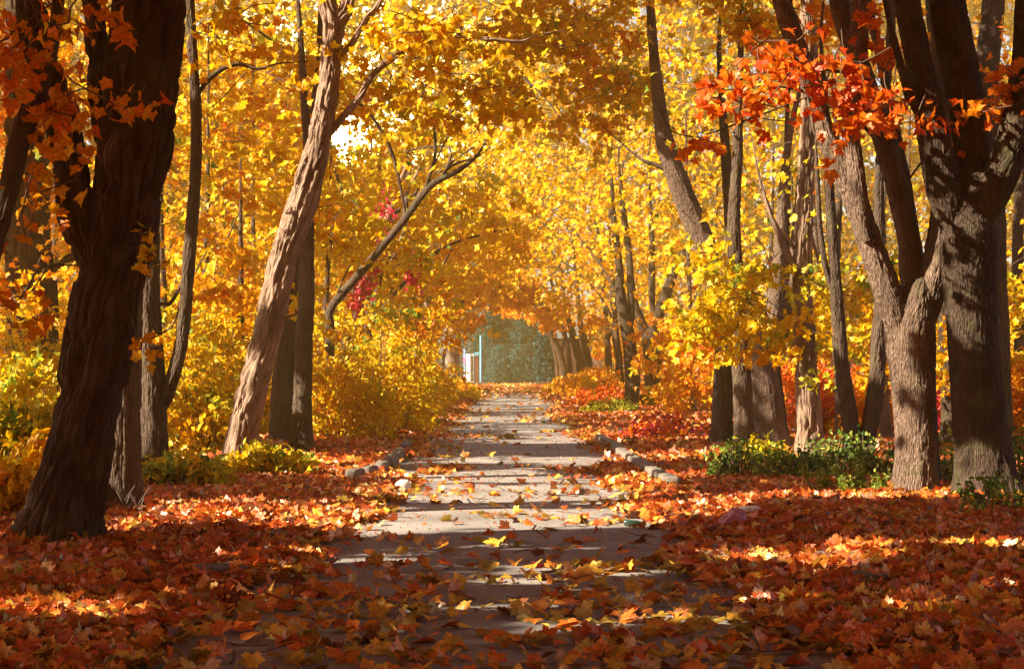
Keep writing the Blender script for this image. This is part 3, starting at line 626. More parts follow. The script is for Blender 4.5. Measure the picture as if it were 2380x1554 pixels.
def arch_crown(key, side, Y, n, per, leaf, tint, zlow=5.1, xin=.9, top=None, out=10.5, half=4.6):
    t = TREES[key]
    top = min(24., .25 * Y + 2.5)
    x = rng.uniform(-xin, out, n); y = Y + rng.normal(0, half * .55, n)
    lo = np.where(x < 2.6, zlow + (.75 if Y >= 70 else 0) - (.24 * np.maximum(x, 0) ** 2 if Y >= 70 else 0) + .5 * n2(x * 3, y, 1.3, 77), np.where(x < 6.2, (5.2 if side > 0 and Y < 75 else 4.2), 2.4)) + rng.random(n) * .4
    z = lo + (top - lo) * rng.random(n) ** 1.5
    sprays(t["parts"], np.stack([side * x, y, z], 1), per, .62, .09, leaf, tint, .05, MAPLE_LOW, .03, droop=.9, twig=True)
for key, side, d, ti in (("L5", -1, 40, .42), ("L6", -1, 47, .44), ("L9d", -1, 53, .45), ("L9e", -1, 59, .47), ("L7", -1, 65, .49), ("L9c", -1, 74, .51), ("L8", -1, 84, .54), ("L9b", -1, 96, .57), ("L9", -1, 112, .59),
                         ("R8", 1, 46, .45), ("R8", 1, 53, .47), ("R9", 1, 60, .48), ("R9", 1, 68, .50), ("R10", 1, 78, .53), ("R11", 1, 88, .56), ("R14", 1, 98, .58), ("R15", 1, 106, .60), ("R16", 1, 114, .61), ("R17", 1, 124, .61), ("R18", 1, 134, .60)):
    arch_limbs(key, side, d, 3 if side < 0 else (0 if d < 65 else 1))
    arch_crown(key, side, d, 760 if d < 60 else 800, 26, .19 if d < 60 else .24 if d < 90 else .3, ti, zlow=(6.3 if d < 45 else 5.4 if d < 70 else 4.9 if d < 90 else 4.6))

# ---- woodland behind each row: saplings with their own stem and crown
WG = {-1: "saplings crowded behind the left row", 1: "saplings crowded behind the right row"}
def sapling(px, d, hgt, w, tint, side, k, label, bark="dark"):
    key = "W%d" % k
    X = (px - CX) / F * d
    topy = HY - (hgt - H) / d * F; base = HY + H / d * F
    lean = rng.normal(0, 14)
    tree(key, "young_maple" if tint < .7 else "red_sapling", label, d, bark,
         [(px, base, 26 * 30 / d), (px + lean * .4, base - (base - topy) * .3, 22 * 30 / d), (px + lean, base - (base - topy) * .62, 15 * 30 / d), (px + lean * 1.2, max(20, topy), 6 * 30 / d)],
         [[(px + lean * .4, base - (base - topy) * .33, 9 * 30 / d), (px + 60, base - (base - topy) * .5, 6 * 30 / d), (px + 110, base - (base - topy) * .62, 3 * 30 / d)]], group=WG[side], res=(10, .2), grow=False)
    t = TREES[key]
    leaf = .16 if d < 45 else .2
    n = int(hgt * w * 9.0)
    zz = H * .3 + (hgt - .5) * rng.random(n) ** .9
    x = X + rng.normal(0, w * .5, n); y = d + rng.normal(0, 1.4, n)
    sprays(t["parts"], np.stack([x, y, zz], 1), 16, .5, .1, leaf, tint + .05 * (vnoise(np.stack([x, y, zz], 1) * .7, k) - .5) * 2, .04, MAPLE_LOW, .05, green=.08)
WL = [(-30, 36, 7.5, 1.7, .42, "yellow sapling at the far left edge behind the coarse barked trunk"), (120, 40, 9, 1.9, .50, "golden sapling between the coarse barked trunk and the massive trunk"),
      (390, 36, 7, 1.6, .34, "green-gold sapling right behind the low-forked dark trunk"), (470, 42, 9.5, 2., .46, "tall golden sapling left of the shaggy leaning trunk, further back"),
      (560, 37, 6, 1.6, .56, "orange-gold sapling touching the left of the shaggy leaning trunk"), (590, 50, 11, 2.2, .55, "tall amber tree deep behind the shaggy leaning trunk"),
      (745, 44, 8, 1.6, .44, "yellow sapling between the dark pair and the thin bent bough"), (850, 56, 11, 2.2, .45, "tall yellow tree behind the crimson creeper trunk"),
      (300, 46, 11, 2.4, .58, "tall orange-gold tree behind the massive trunk"), (700, 60, 13, 2.6, .50, "tallest golden tree behind the dark pair of trunks"),
      (930, 66, 9, 2., .52, "golden tree filling the gap right of the creeper trunk"), (20, 55, 13, 3., .66, "tall orange tree deep at the far left")]
WR = [(1610, 58, 11, 2.2, .60, "tall amber tree behind the forked V trunk"), (1700, 48, 8, 1.8, .66, "orange sapling behind the two black trunks"),
      (1660, 70, 14, 3., .56, "tall golden tree far behind the lemon yellow leaves"), (1850, 44, 6.5, 1.7, .48, "golden sapling behind the shaggy furrowed trunk"),
      (1930, 52, 11, 2.4, .46, "tall yellow tree behind the thin black twin stem"), (2040, 42, 6, 1.6, .47, "yellow sapling behind the twin stem's right stem"),
      (2100, 56, 12.5, 2.6, .58, "tall amber tree behind the sunlit forking trunk"), (2210, 44, 7, 1.8, .52, "golden sapling between the sunlit and thickest trunks"),
      (2290, 55, 13, 2.6, .66, "tall orange tree behind the thickest trunk"), (2370, 40, 8, 1.7, .44, "yellow sapling at the far right edge"), (2450, 50, 12, 2.6, .60, "amber tree leaning in at the right edge, far back"),
      (1780, 62, 12, 2.6, .50, "tall yellow tree behind the pale flaring trunk")]
k = 0
for row, side in ((WL, -1), (WR, 1)):
    for (px, d, hgt, w, ti, lab) in row:
        sapling(px, d, hgt, w, ti, side, k, lab); k += 1

# ---- the deep wood that closes the view: reads as one mass
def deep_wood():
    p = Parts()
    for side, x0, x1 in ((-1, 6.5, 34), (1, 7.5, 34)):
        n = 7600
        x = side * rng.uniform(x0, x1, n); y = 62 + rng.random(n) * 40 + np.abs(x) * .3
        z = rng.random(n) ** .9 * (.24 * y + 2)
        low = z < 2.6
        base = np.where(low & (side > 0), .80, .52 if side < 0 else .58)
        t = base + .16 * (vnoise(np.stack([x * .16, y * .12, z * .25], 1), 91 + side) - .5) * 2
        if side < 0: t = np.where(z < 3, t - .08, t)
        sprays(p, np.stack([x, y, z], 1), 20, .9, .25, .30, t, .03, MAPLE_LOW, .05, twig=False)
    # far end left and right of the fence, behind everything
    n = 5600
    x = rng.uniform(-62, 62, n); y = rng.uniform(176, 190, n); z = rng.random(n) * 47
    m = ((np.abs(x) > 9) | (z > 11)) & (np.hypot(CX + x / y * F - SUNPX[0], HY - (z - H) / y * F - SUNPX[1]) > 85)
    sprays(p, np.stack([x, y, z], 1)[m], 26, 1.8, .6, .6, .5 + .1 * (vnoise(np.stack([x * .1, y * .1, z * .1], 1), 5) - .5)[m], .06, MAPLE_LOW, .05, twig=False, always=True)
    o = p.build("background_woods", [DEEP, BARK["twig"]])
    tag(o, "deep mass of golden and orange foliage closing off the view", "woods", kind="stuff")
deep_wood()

# ---- unseen trees added to the left, overhead and behind to shade the near leaves
SHADE = [(-8.5, 3), (-12.5, 9), (-10, 16.5), (-15, 22), (-17.5, 31), (-8, -5), (8, -4), (9, 6), (-18, 2), (3.6, -8), (-22, 14), (12, 14)]
SG = "unseen trees added for shade"
for i, (x, y) in enumerate(SHADE):
    root = empty("maple_tree", (x, y, 0)); org = np.array([x, y, 0.])
    tag(root, "unseen golden maple added out of view to shade the near path", "tree", SG)
    me = trunk_mesh("trunk", np.array([[x, y, -.2, .3], [x + .1, y, 2, .25], [x + .2, y + .1, 5, .2], [x + .1, y - .1, 8, .12], [x, y, 10.5, .03]]), "dark", .25, 14, True, None, 50 + i)
    co = np.empty(len(me.vertices) * 3, np.float32); me.vertices.foreach_get("co", co); co = co.reshape(-1, 3) - org.astype(np.float32); me.vertices.foreach_set("co", co.ravel()); me.update()
    obj_of("trunk", me, root)
    TREES["S%d" % i] = dict(root=root, org=org, parts=Parts())
def shade_canopy():
    SX = np.array(SHADE, float)
    P = []
    # roof of leaves along the sun's way to the ground
    n = 13500
    gx, gy = rng.uniform(-10, 18, n), rng.uniform(3, 46, n)
    h = rng.uniform(7, 11.5, n)
    P.append(np.stack([gx + S[0] / S[2] * h, gy + S[1] / S[2] * h, h], 1))
    # added roof of leaves overhead and behind the viewer, blocking the sky
    n = 4200
    P.append(np.stack([rng.uniform(-14, 14, n), rng.uniform(-13, 15, n), rng.uniform(6.5, 11, n)], 1))
    for (ctr, r) in DARKS:  # further unseen leaves added sunward of the spots to be darkened
        m = 60 if r < 1 else 130
        v = norm(rng.normal(size=(m, 3))) * r * rng.random((m, 1)) ** .4
        P.append(np.array(ctr) + v + S * rng.uniform(3.5, 13, (m, 1)))
    for (ax, ay, az) in (((-22, 22), (-20, -15), (.6, 10)), ((-24, -15), (-14, 8), (.8, 10)), ((13, 20), (-14, 10), (.8, 10))):  # unseen walls of leaves added to keep out low sky light
        m = 1100
        P.append(np.stack([rng.uniform(*ax, m), rng.uniform(*ay, m), rng.uniform(*az, m)], 1))
    # low side foliage added off the left edge, shading the massive trunk
    P = np.concatenate(P)
    y = np.maximum(P[:, 1], .5)
    inframe = (P[:, 1] > 2) & (np.abs(P[:, 0]) < .305 * y + .9) & (P[:, 2] < 1.6 + .222 * y + .8)
    P = P[~inframe & ~lit(P)]
    own = np.argmin(((P[:, None, :2] - SX[None]) ** 2).sum(2), 1)
    for i in range(len(SX)):
        C = P[own == i]
        if len(C):
            sprays(TREES["S%d" % i]["parts"], C, 15, .7, .15, .24, .55, .08, MAPLE_LOW, .06, twig=False, droop=.2)
shade_canopy()
finish_crowns()

# ================================================================== CREEPER
def creeper(label, pts, d, tint, n, spread):
    p = Parts()
    sp = spline(np.array([at(x, y, d - .5) for x, y in pts]), .05)
    stem = Parts()
    C = sp[rng.integers(0, len(sp), n)] + rng.normal(0, spread, (n, 3))
    p.rod(sp, .012, 5, 0, 1)
    leaves(p, C, .17, rng.normal(tint, .03, n), OVATE, droop=1.4)
    o = p.build("creeper", [LEAF, BARK["twig"]], origin=sp[0])
    o.location = sp[0]
    return tag(o, label, "creeper", "crimson creepers on the left trunks")
creeper("crimson creeper hanging down the upper slanting trunk", [(830, 720), (855, 640), (872, 580), (888, 520), (900, 470), (905, 445)], 45.6, .985, 330, .16)
creeper("short red creeper tuft right of the slanting trunk", [(958, 660), (955, 630), (962, 600), (966, 580)], 46.5, .97, 110, .12)
creeper("pink creeper strand low on the slanting trunk", [(812, 760), (822, 720), (835, 690), (845, 660)], 45.2, .96, 90, .13)

# ================================================================== SHRUBS AND PLANTS
def shrub(name, label, px, d, w, hgt, depth, leaf, tint, n, per=16, templ=OVATE, cat="shrub", group=None, mat=None, green=0., rad=.3, tvar=.05):
    X = (px - CX) / F * d; g = float(gz(X, d)[0])
    root = empty(name, (X, d, g)); org = np.array([X, d, g])
    tag(root, label, cat, group)
    u = rng.uniform(-1, 1, n); v = rng.uniform(-1, 1, n)
    top = hgt * np.sqrt(np.clip(1 - .85 * (u * u), .02, 1)) * (.45 + .95 * n2(u * w * 1.4 + X, v * depth + d, .5, 13))
    z = top * rng.random(n) ** .62
    C = np.stack([X + u * w, d + v * depth, g + .04 + z], 1)
    st = Parts()
    for c in C[:: max(1, n // 36)]:
        b = np.array([X + (c[0] - X) * .45, d + (c[1] - d) * .45, g - .05])
        st.rod(spline([b, (b + c) / 2 + np.array([0, 0, .12 * hgt]) + rng.normal(0, .04, 3), c], .15), .009, 4, 0, 0)
    for _ in range(max(3, n // 28)):
        uu = rng.uniform(-1, 1); b = np.array([X + uu * w * .8, d + rng.uniform(-.8, .8) * depth, g - .05]); t_ = b + np.array([rng.normal(0, .12), rng.normal(0, .1), hgt * rng.uniform(.7, 1.25)])
        st.rod(spline([b, (b + t_) / 2 + rng.normal(0, .04, 3), t_], .15), .006, 4, 0, 0)
    st.build("stem", [BARK["twig"]], root, origin=org)
    p = Parts()
    sprays(p, C, per, rad, .07, leaf, tint, tvar, templ, .05, always=True, twig=False, droop=.7, green=green)
    p.build("foliage", [mat or LEAF], root, origin=org)
    return root
LG = "yellow shrubs along the left of the path"
shrub("shrub", "broad golden shrub spilling towards the path, biggest of the left shrubs", 905, 40, 1.05, 2.2, 2.0, .13, .45, 330, group=LG, green=.06)
shrub("shrub", "golden shrub between the dark pair and the broad shrub", 800, 35, .85, 1.9, 1.2, .13, .47, 230, group=LG)
shrub("shrub", "tall yellow shrub behind the dark pair of trunks", 745, 44, 1.2, 3.1, 1.5, .13, .43, 330, group=LG)
shrub("shrub", "yellow shrub right behind the foot of the shaggy leaning trunk", 570, 36, .75, 1.3, .8, .13, .40, 240, group=LG)
shrub("shrub", "dense yellow shrub between the low-forked trunk and the shaggy trunk", 470, 29, .75, 1.8, 1.2, .14, .41, 300, group=LG, green=.05)
shrub("shrub", "pale yellow shrub further back left of the shaggy trunk", 500, 36, 1.3, 2.9, 1.2, .14, .43, 330, group=LG)
shrub("shrub", "low light green plant at the foot of the shaggy leaning trunk", 620, 24.0, .6, .3, .5, .10, .36, 110, group=LG, green=.15, rad=.2)
shrub("shrub", "leafy yellow-green shrub at the left edge behind the massive trunk", 45, 23, .85, 1.5, 1.0, .15, .38, 260, group=LG, green=.15)
shrub("shrub", "low orange-yellow shrub at the left edge beside the massive trunk's foot", 30, 17.2, .45, .62, .5, .14, .50, 80, group=LG, rad=.22)
shrub("shrub", "low yellowing plant in front of the low-forked dark trunk", 400, 21.5, .7, .42, .4, .12, .38, 70, group=LG, rad=.2, green=.2)
shrub("shrub", "dark twiggy shrub beneath the coarse barked trunk", 70, 29, .7, 2.3, .6, .10, .36, 110, group=LG, per=9)
shrub("shrub", "low golden bush beside the far left bend of the path", 1052, 78, 1.15, 1.0, 2.4, .15, .45, 200, group=LG)
shrub("shrub", "second golden bush closer to the far left trunks", 1000, 70, 1.0, 1.5, 2.4, .15, .47, 200, group=LG)
shrub("shrub", "golden bush behind the broad left shrub", 945, 56, 1.3, 2.6, 2.4, .15, .47, 300, group=LG)
shrub("shrub", "orange-gold bush under the crimson creeper trunk", 850, 46, 1.2, 2.3, 1.4, .14, .50, 260, group=LG)
RG = "shrubs along the right of the path"
shrub("shrub", "yellow sapling shrub right of the forked V trunk", 1615, 62, 1.0, 2.0, 1.6, .15, .45, 240, group=RG)
shrub("shrub", "orange shrub behind the two black trunks' left side", 1640, 54, 1.2, 2.2, 1.6, .15, .60, 260, group=RG)
shrub("shrub", "orange leafy shrub in front of the far right trunks", 1385, 80, 1.2, 1.4, 3, .16, .60, 220, group=RG)
shrub("shrub", "gold shrub at the far right bend under the leaning trunks", 1320, 92, 1.2, 1.0, 3, .18, .56, 160, group=RG)
shrub("shrub", "low red-orange shrub right of the far path", 1400, 66, 1.1, .7, 3, .15, .80, 110, group=RG)
shrub("shrub", "lime green shrub at the foot of the forked V trunk", 1500, 63, .5, .7, .8, .10, .30, 150, group=RG, rad=.2)
shrub("shrub", "low olive tuft beside the sunlit grey trunk", 1415, 55, .85, .38, .8, .08, .26, 130, group=RG, rad=.18)
shrub("shrub", "dusky red low shrub beside the kerb's far end", 1580, 36, .95, .45, 1.2, .11, .85, 70, group=RG, rad=.3, tvar=.1)
shrub("shrub", "red-orange undergrowth right of the pale flaring trunk", 1850, 42, 1.0, 1.9, 1.4, .15, .76, 260, group=RG)
shrub("shrub", "scarlet undergrowth behind the twin stem", 1960, 38, 1.0, 1.5, 1.2, .15, .84, 240, group=RG)
shrub("shrub", "orange undergrowth behind the sunlit forking trunk", 2060, 36, .9, 1.9, 1.2, .15, .68, 240, group=RG)
shrub("shrub", "bright crimson undergrowth between the sunlit and thickest trunks", 2200, 32, .55, 1.3, .8, .14, .95, 170, group=RG)
shrub("shrub", "orange-gold undergrowth right of the thickest trunk", 2360, 30, .7, 1.7, 1.0, .15, .62, 200, group=RG)
shrub("shrub", "tall orange undergrowth far behind the sunlit forking trunk", 2150, 44, 1.6, 3.0, 1.4, .16, .64, 320, group=RG)
shrub("shrub", "tall orange undergrowth far behind the shaggy furrowed trunk", 1900, 50, 1.8, 3.2, 1.4, .16, .66, 320, group=RG)
shrub("shrub", "pale sunlit shrub at the foot of the pale flaring trunk", 1760, 25.6, .42, .42, .35, .09, .30, 110, group=RG, rad=.14)
GG = "green plants under the right trunks"
for (px, d, w, h_, dp, n, lab) in ((1735, 23.4, .42, .38, .5, 100, "dark green ground plant nearest the kerb"), (1850, 22.8, .5, .34, .5, 110, "dark green ground plant left of the shaggy furrowed trunk's foot"),
                                   (1930, 23.5, .5, .45, .6, 110, "dark green ground plant between the furrowed trunk and the twin stem"), (2050, 23.2, .45, .5, .6, 100, "dark green ground plant left of the sunlit trunk's foot"),
                                   (2200, 22, .4, .6, .5, 80, "light green plant between the sunlit and thickest trunks"), (2365, 22, .4, .75, .5, 90, "green plant at the right edge beside the thickest trunk"), (2330, 17.6, .5, .3, .4, 55, "dark green seedlings in the leaves at the right edge")):
    shrub("ground_plant", lab, px, d, w, h_, dp, .08, .66 if "light" not in lab else .85, int(n * .5), templ=OVATE, cat="plant", group=GG, mat=GREEN, rad=.24, tvar=.2, per=10)
def weed(px, d, hgt, label, tint=.85):
    X = (px - CX) / F * d; g = float(gz(X, d)[0])
    p = Parts()
    for s_ in range(6):
        b = np.array([X + rng.normal(0, .07), d + rng.normal(0, .07), g - .03]); t = b + np.array([rng.normal(0, .09), rng.normal(0, .07), hgt * rng.uniform(.6, 1.1)])
        sp = spline([b, (b + t) / 2 + rng.normal(0, .02, 3), t], .04)
        p.rod(sp, .004, 4, tint - .3)
        n = 60
        q = sp[(rng.random(n) ** .8 * (len(sp) - 1)).astype(int)] + rng.normal(0, .03, (n, 3))
        leaves(p, q, .05, rng.normal(tint, .1, n), KITE, droop=-.4)
    o = p.build("feathery_weed", [GREEN], origin=(X, d, g)); o.location = (X, d, g)
    tag(o, label, "weed", "feathery green weeds by the leaf edge")
weed(1905, 20.3, .42, "feathery green weed standing alone left of the others"); weed(1968, 20.1, .34, "short feathery weed at the middle of the leaf edge"); weed(2000, 20.4, .40, "tall feathery weed in front of the twin stem")
weed(2045, 20.2, .30, "lowest feathery weed left of the sunlit trunk's foot"); weed(2305, 18.8, .36, "feathery weed against the thickest trunk's foot", .55)
for px, d, lab in ((285, 17.2, "bare pale forked twig left, against the dark trunk"), (318, 16.8, "bare straight twig right of the forked twig"), (405, 18.6, "bare reddish twig leaning right in the sunlit leaves")):
    X = (px - CX) / F * d; g = float(gz(X, d)[0]); p = Parts()
    a = np.array([X, d, g - .02]); b = a + np.array([.02, 0, .26]); lean = .12 if "leaning" in lab else .05
    p.rod([a, (a + b) / 2 + np.array([.01, 0, 0]), b + np.array([lean, 0, 0])], .005, 5); p.rod([b * .6 + a * .4, b + np.array([-.09, 0, .06])], .004, 5); p.rod([b * .8 + a * .2, b + np.array([lean + .05, .02, .1])], .003, 5)
    o = p.build("bare_twig", [BARK["pale"]], origin=a); o.location = a; tag(o, lab, "twig", "bare twigs by the left trunks")

# ================================================================== GROUND, PATH, LEAF LITTER
def ground():
    xs = np.concatenate([[-400, -150, -60, -30], np.arange(-16, 16.01, .25), [30, 60, 150, 400]])
    ys = np.concatenate([[-200, -60, -20], np.arange(-4, 60, .3), np.arange(60, 170, 2.), [200, 260, 400, 700]])
    X, Y = np.meshgrid(xs, ys, indexing="ij"); Z = gz(X.ravel(), Y.ravel()).reshape(X.shape)
    Z = np.where(np.abs(X) < 2.0, -.03, Z - .03)
    V = np.stack([X, Y, Z], -1).reshape(-1, 3); n, m = X.shape
    i, j = np.meshgrid(np.arange(n - 1), np.arange(m - 1), indexing="ij"); a = (i * m + j).ravel()
    Q = np.stack([a, a + m, a + m + 1, a + 1], 1)
    mt, N, L = new_mat("leafy_soil")
    out = N.new("ShaderNodeOutputMaterial"); b = N.new("ShaderNodeBsdfPrincipled"); b.inputs["Roughness"].default_value = .95; b.inputs["Specular IOR Level"].default_value = .1
    tc = N.new("ShaderNodeTexCoord"); v = N.new("ShaderNodeTexVoronoi"); v.inputs["Scale"].default_value = 9.; L.new(tc.outputs["Object"], v.inputs["Vector"])
    sp = N.new("ShaderNodeSeparateColor"); L.new(v.outputs["Color"], sp.inputs[0])
    rp = ramp(N, [(0, (.07, .03, .015)), (.25, (.20, .06, .02)), (.5, (.42, .11, .025)), (.75, (.5, .17, .03)), (1, (.45, .26, .05))]); L.new(sp.outputs[0], rp.inputs[0])
    L.new(rp.outputs[0], b.inputs["Base Color"])
    bp = N.new("ShaderNodeBump"); bp.inputs["Strength"].default_value = .8; bp.inputs["Distance"].default_value = .05; L.new(v.outputs["Distance"], bp.inputs["Height"]); L.new(bp.outputs[0], b.inputs["Normal"]); L.new(b.outputs[0], out.inputs[0])
    o = obj_of("ground", mesh_from("ground", V, [4] * len(Q), Q, None, [mt], None, True)); tag(o, "leaf covered woodland floor on both sides of the path", None, kind="structure")

def asphalt():
    mt, N, L = new_mat("worn_asphalt")
    out = N.new("ShaderNodeOutputMaterial"); b = N.new("ShaderNodeBsdfPrincipled"); b.inputs["Roughness"].default_value = .8; b.inputs["Specular IOR Level"].default_value = .25
    tc = N.new("ShaderNodeTexCoord")
    n1 = N.new("ShaderNodeTexNoise"); n1.inputs["Scale"].default_value = 1.1; n1.inputs["Detail"].default_value = 6; n2_ = N.new("ShaderNodeTexNoise"); n2_.inputs["Scale"].default_value = 60; n2_.inputs["Detail"].default_value = 4
    L.new(tc.outputs["Object"], n1.inputs["Vector"]); L.new(tc.outputs["Object"], n2_.inputs["Vector"])
    ad = N.new("ShaderNodeMath"); ad.operation = "MULTIPLY_ADD"; ad.inputs[1].default_value = .55; m2 = N.new("ShaderNodeMath"); m2.operation = "MULTIPLY"; m2.inputs[1].default_value = .45
    L.new(n2_.outputs["Fac"], m2.inputs[0]); L.new(n1.outputs["Fac"], ad.inputs[0]); L.new(m2.outputs[0], ad.inputs[2])
    rp = ramp(N, [(.32, (.13, .115, .11)), (.5, (.22, .195, .19)), (.68, (.32, .29, .28))]); L.new(ad.outputs[0], rp.inputs[0])
    vc = N.new("ShaderNodeTexVoronoi"); vc.feature = "DISTANCE_TO_EDGE"; vc.inputs["Scale"].default_value = .55; wn = N.new("ShaderNodeTexNoise"); wn.inputs["Scale"].default_value = 2.2; wn.inputs["Detail"].default_value = 5
    va = N.new("ShaderNodeMixRGB"); va.inputs[0].default_value = .25; L.new(tc.outputs["Object"], wn.inputs["Vector"]); L.new(tc.outputs["Object"], va.inputs[1]); L.new(wn.outputs["Color"], va.inputs[2]); L.new(va.outputs[0], vc.inputs["Vector"])
    cr = N.new("ShaderNodeMapRange"); cr.inputs[1].default_value = .001; cr.inputs[2].default_value = .007; cr.inputs[3].default_value = .45; L.new(vc.outputs["Distance"], cr.inputs[0])
    st = N.new("ShaderNodeTexNoise"); st.inputs["Scale"].default_value = 170; st.inputs["Detail"].default_value = 2; L.new(tc.outputs["Object"], st.inputs["Vector"])
    sr = N.new("ShaderNodeMapRange"); sr.inputs[1].default_value = .35; sr.inputs[2].default_value = .65; sr.inputs[3].default_value = .65; sr.inputs[4].default_value = 1.25; L.new(st.outputs["Fac"], sr.inputs[0])
    mc = N.new("ShaderNodeMixRGB"); mc.inputs[1].default_value = (.06, .05, .045, 1); L.new(cr.outputs[0], mc.inputs[0])
    ms = N.new("ShaderNodeMixRGB"); ms.blend_type = "MULTIPLY"; ms.inputs[0].default_value = 1; L.new(rp.outputs[0], ms.inputs[1]); L.new(sr.outputs[0], ms.inputs[2]); L.new(ms.outputs[0], mc.inputs[2])
    L.new(mc.outputs[0], b.inputs["Base Color"])
    bp = N.new("ShaderNodeBump"); bp.inputs["Strength"].default_value = .55; bp.inputs["Distance"].default_value = .012; L.new(n2_.outputs["Fac"], bp.inputs["Height"]); L.new(bp.outputs[0], b.inputs["Normal"]); L.new(b.outputs[0], out.inputs[0])
    def sheet(name, x0, x1, y0, y1, z, lab, sx=.25, sy=.5):
        xs = np.arange(x0, x1 + .01, sx); ys = np.arange(y0, y1 + .01, sy)
        X, Y = np.meshgrid(xs, ys, indexing="ij")
        Z = (z if x0 < 0 else gz(X.ravel(), Y.ravel()).reshape(X.shape) + z) + .03 * (n2(X.ravel(), Y.ravel(), 1.4, 61).reshape(X.shape) - .5) + .02 * (1 - (X / max(abs(x0), abs(x1))) ** 2)
        V = np.stack([X, Y, Z], -1).reshape(-1, 3); n, m = X.shape
        i, j = np.meshgrid(np.arange(n - 1), np.arange(m - 1), indexing="ij"); a = (i * m + j).ravel()
        Q = np.stack([a, a + m, a + m + 1, a + 1], 1)
        o = obj_of(name, mesh_from(name, V, [4] * len(Q), Q, None, [mt], None, True)); tag(o, lab, None, kind="structure")
    sheet("path", -2.15, 2.15, -12, 152, .0, "straight worn grey asphalt path receding to the fence")
    sheet("side_path", 2.2, 12, 38, 45, .012, "narrow asphalt side path joining from the right")
ground(); asphalt()

def litter():
    p = Parts()
    # near leaves, full outline
    def field(n, d0, d1, leaf, templ, layers_z):
        y = np.sqrt(rng.uniform(d0 ** 2, d1 ** 2, n)); x = rng.uniform(-1, 1, n) * (.315 * y + .6)
        xx = x + .1 * np.sin(y * .8) + .1
        ax = np.abs(xx)
        e = 1.62 + .42 * (n2(x, y, 1.5, 71) - .5) * 2 + .25 * (n2(x, y, .5, 70) - .5) * 2 + .12 * sstep(20, 30, y) - np.clip((y - 60) / 120, 0, .2) + .25 * sstep(14, 9, y)
        side = sstep(e - .45, e + .2, ax) ** 1.4
        drift = .35 * (n2(x, y, 1.1, 73) > .70) * sstep(19, 26, y) + .06 * (n2(x, y, .7, 75) > .62) + .08 * (n2(x, y, .7, 75) > .6) * sstep(16, 12, y)
        onroad = (.018 + .03 * sstep(16, 12, y) + .20 * sstep(14.5, 9.5, y) * (n2(x, y, .9, 72) > .42) + drift) * sstep(-.4, 1.2, ax + .45)
        far_red = sstep(80, 120, y) * .85
        side_path = (x > 2.2) & (y > 38) & (y < 45)
        pr = np.maximum(np.maximum(side, onroad * .6), far_red) * np.where(side_path, .3, 1)
        k = rng.random(n) < pr
        x, y, side = x[k], y[k], side[k]
        m = len(x)
        base = np.where(np.abs(x) < 2.1, .035, gz(x, y))
        z = base + .012 + rng.random(m) * side * layers_z
        til = .10 + .55 * side
        up = np.stack([rng.normal(0, 1, m) * til, rng.normal(0, 1, m) * til, np.full(m, 1.5)], 1)
        t = .52 + .18 * rng.normal(size=m) + .16 * (n2(x, y, 1.2, 74) - .5) * 2 + np.where(side < .5, .14, 0) + .14 * sstep(13.5, 10, y) * rng.random(m)
        q = rng.random(m)
        t = np.where(q < .06, rng.uniform(.92, 1, m), np.where(q < .18, rng.uniform(0, .3, m), np.clip(t, .05, .88)))
        kind = rng.random(m) < .3
        sz = leaf * np.where(rng.random(m) < .12, 1.35, 1.0)
        for sel, tp, f_ in ((~kind, templ, 1.), (kind, OVATE if templ is MAPLE else KITE, .62)):
            leaves(p, np.stack([x, y, z], 1)[sel], (sz * f_)[sel], t[sel], tp, up=up[sel] / .75, droop=0, fold=.2, curl=.4)
    field(140000, 7.2, 27, .117, MAPLE, .05)
    field(110000, 26, 62, .155, MAPLE_LOW, .08)
    field(70000, 60, 150, .22, MAPLE_LOW, .10)
    # leaves drifted against the feet of the near trunks
    for t_ in list(TREES.values()):
        x0, y0, _ = t_["tr"][0][:3] if "tr" in t_ else (0, 99, 0)
        if y0 > 34: continue
        r0 = t_["tr"][0][3]; n = int(120 + 500 * r0); a_ = rng.uniform(0, 6.283, n); q = rng.random(n); r = r0 * 1.15 + q * .45
        P = np.stack([x0 + r * np.cos(a_), y0 + r * np.sin(a_), np.zeros(n)], 1); P[:, 2] = gz(P[:, 0], P[:, 1]) + .02 + (1 - q) ** 2 * .13 * rng.random(n)
        leaves(p, P, .12, np.clip(.48 + .2 * rng.normal(size=n), 0, .86), MAPLE, up=np.array([0, 0, .9]), droop=0)
    # crumbs and broken bits on the asphalt
    for _ in range(260):
        y = math.sqrt(rng.uniform(7.5 ** 2, 26 ** 2)); x = rng.uniform(-1, 1) * (.3 * y + .5); a_ = rng.uniform(0, 6.28); l_ = rng.uniform(.08, .35)
        z = (.04 if abs(x) < 2.1 else float(gz(x, y)[0])) + (.05 if abs(x) > 1.8 else .005)
        v_ = np.array([math.cos(a_) * l_, math.sin(a_) * l_, rng.uniform(-.02, .06)])
        q = np.array([x, y, z]); p.rod(np.array([q, q + v_ * .5 + rng.normal(0, .015, 3), q + v_]), .004, 4, .06)
    n = 14000
    y = np.sqrt(rng.uniform(7.2 ** 2, 40 ** 2, n)); x = rng.uniform(-2.1, 2.1, n)
    k = rng.random(n) < .15 + .7 * n2(x, y, .8, 76) * np.clip(np.abs(x) / 1.6, .25, 1)
    leaves(p, np.stack([x, y, np.full(n, .034)], 1)[k], .035, rng.uniform(0, .75, k.sum()), KITE, up=np.array([0, 0, 4.]), droop=0)
    o = p.build("fallen_leaves", [LITTER]); tag(o, "thick carpet of red, orange and yellow fallen maple leaves", "leaf litter", kind="stuff")
litter()

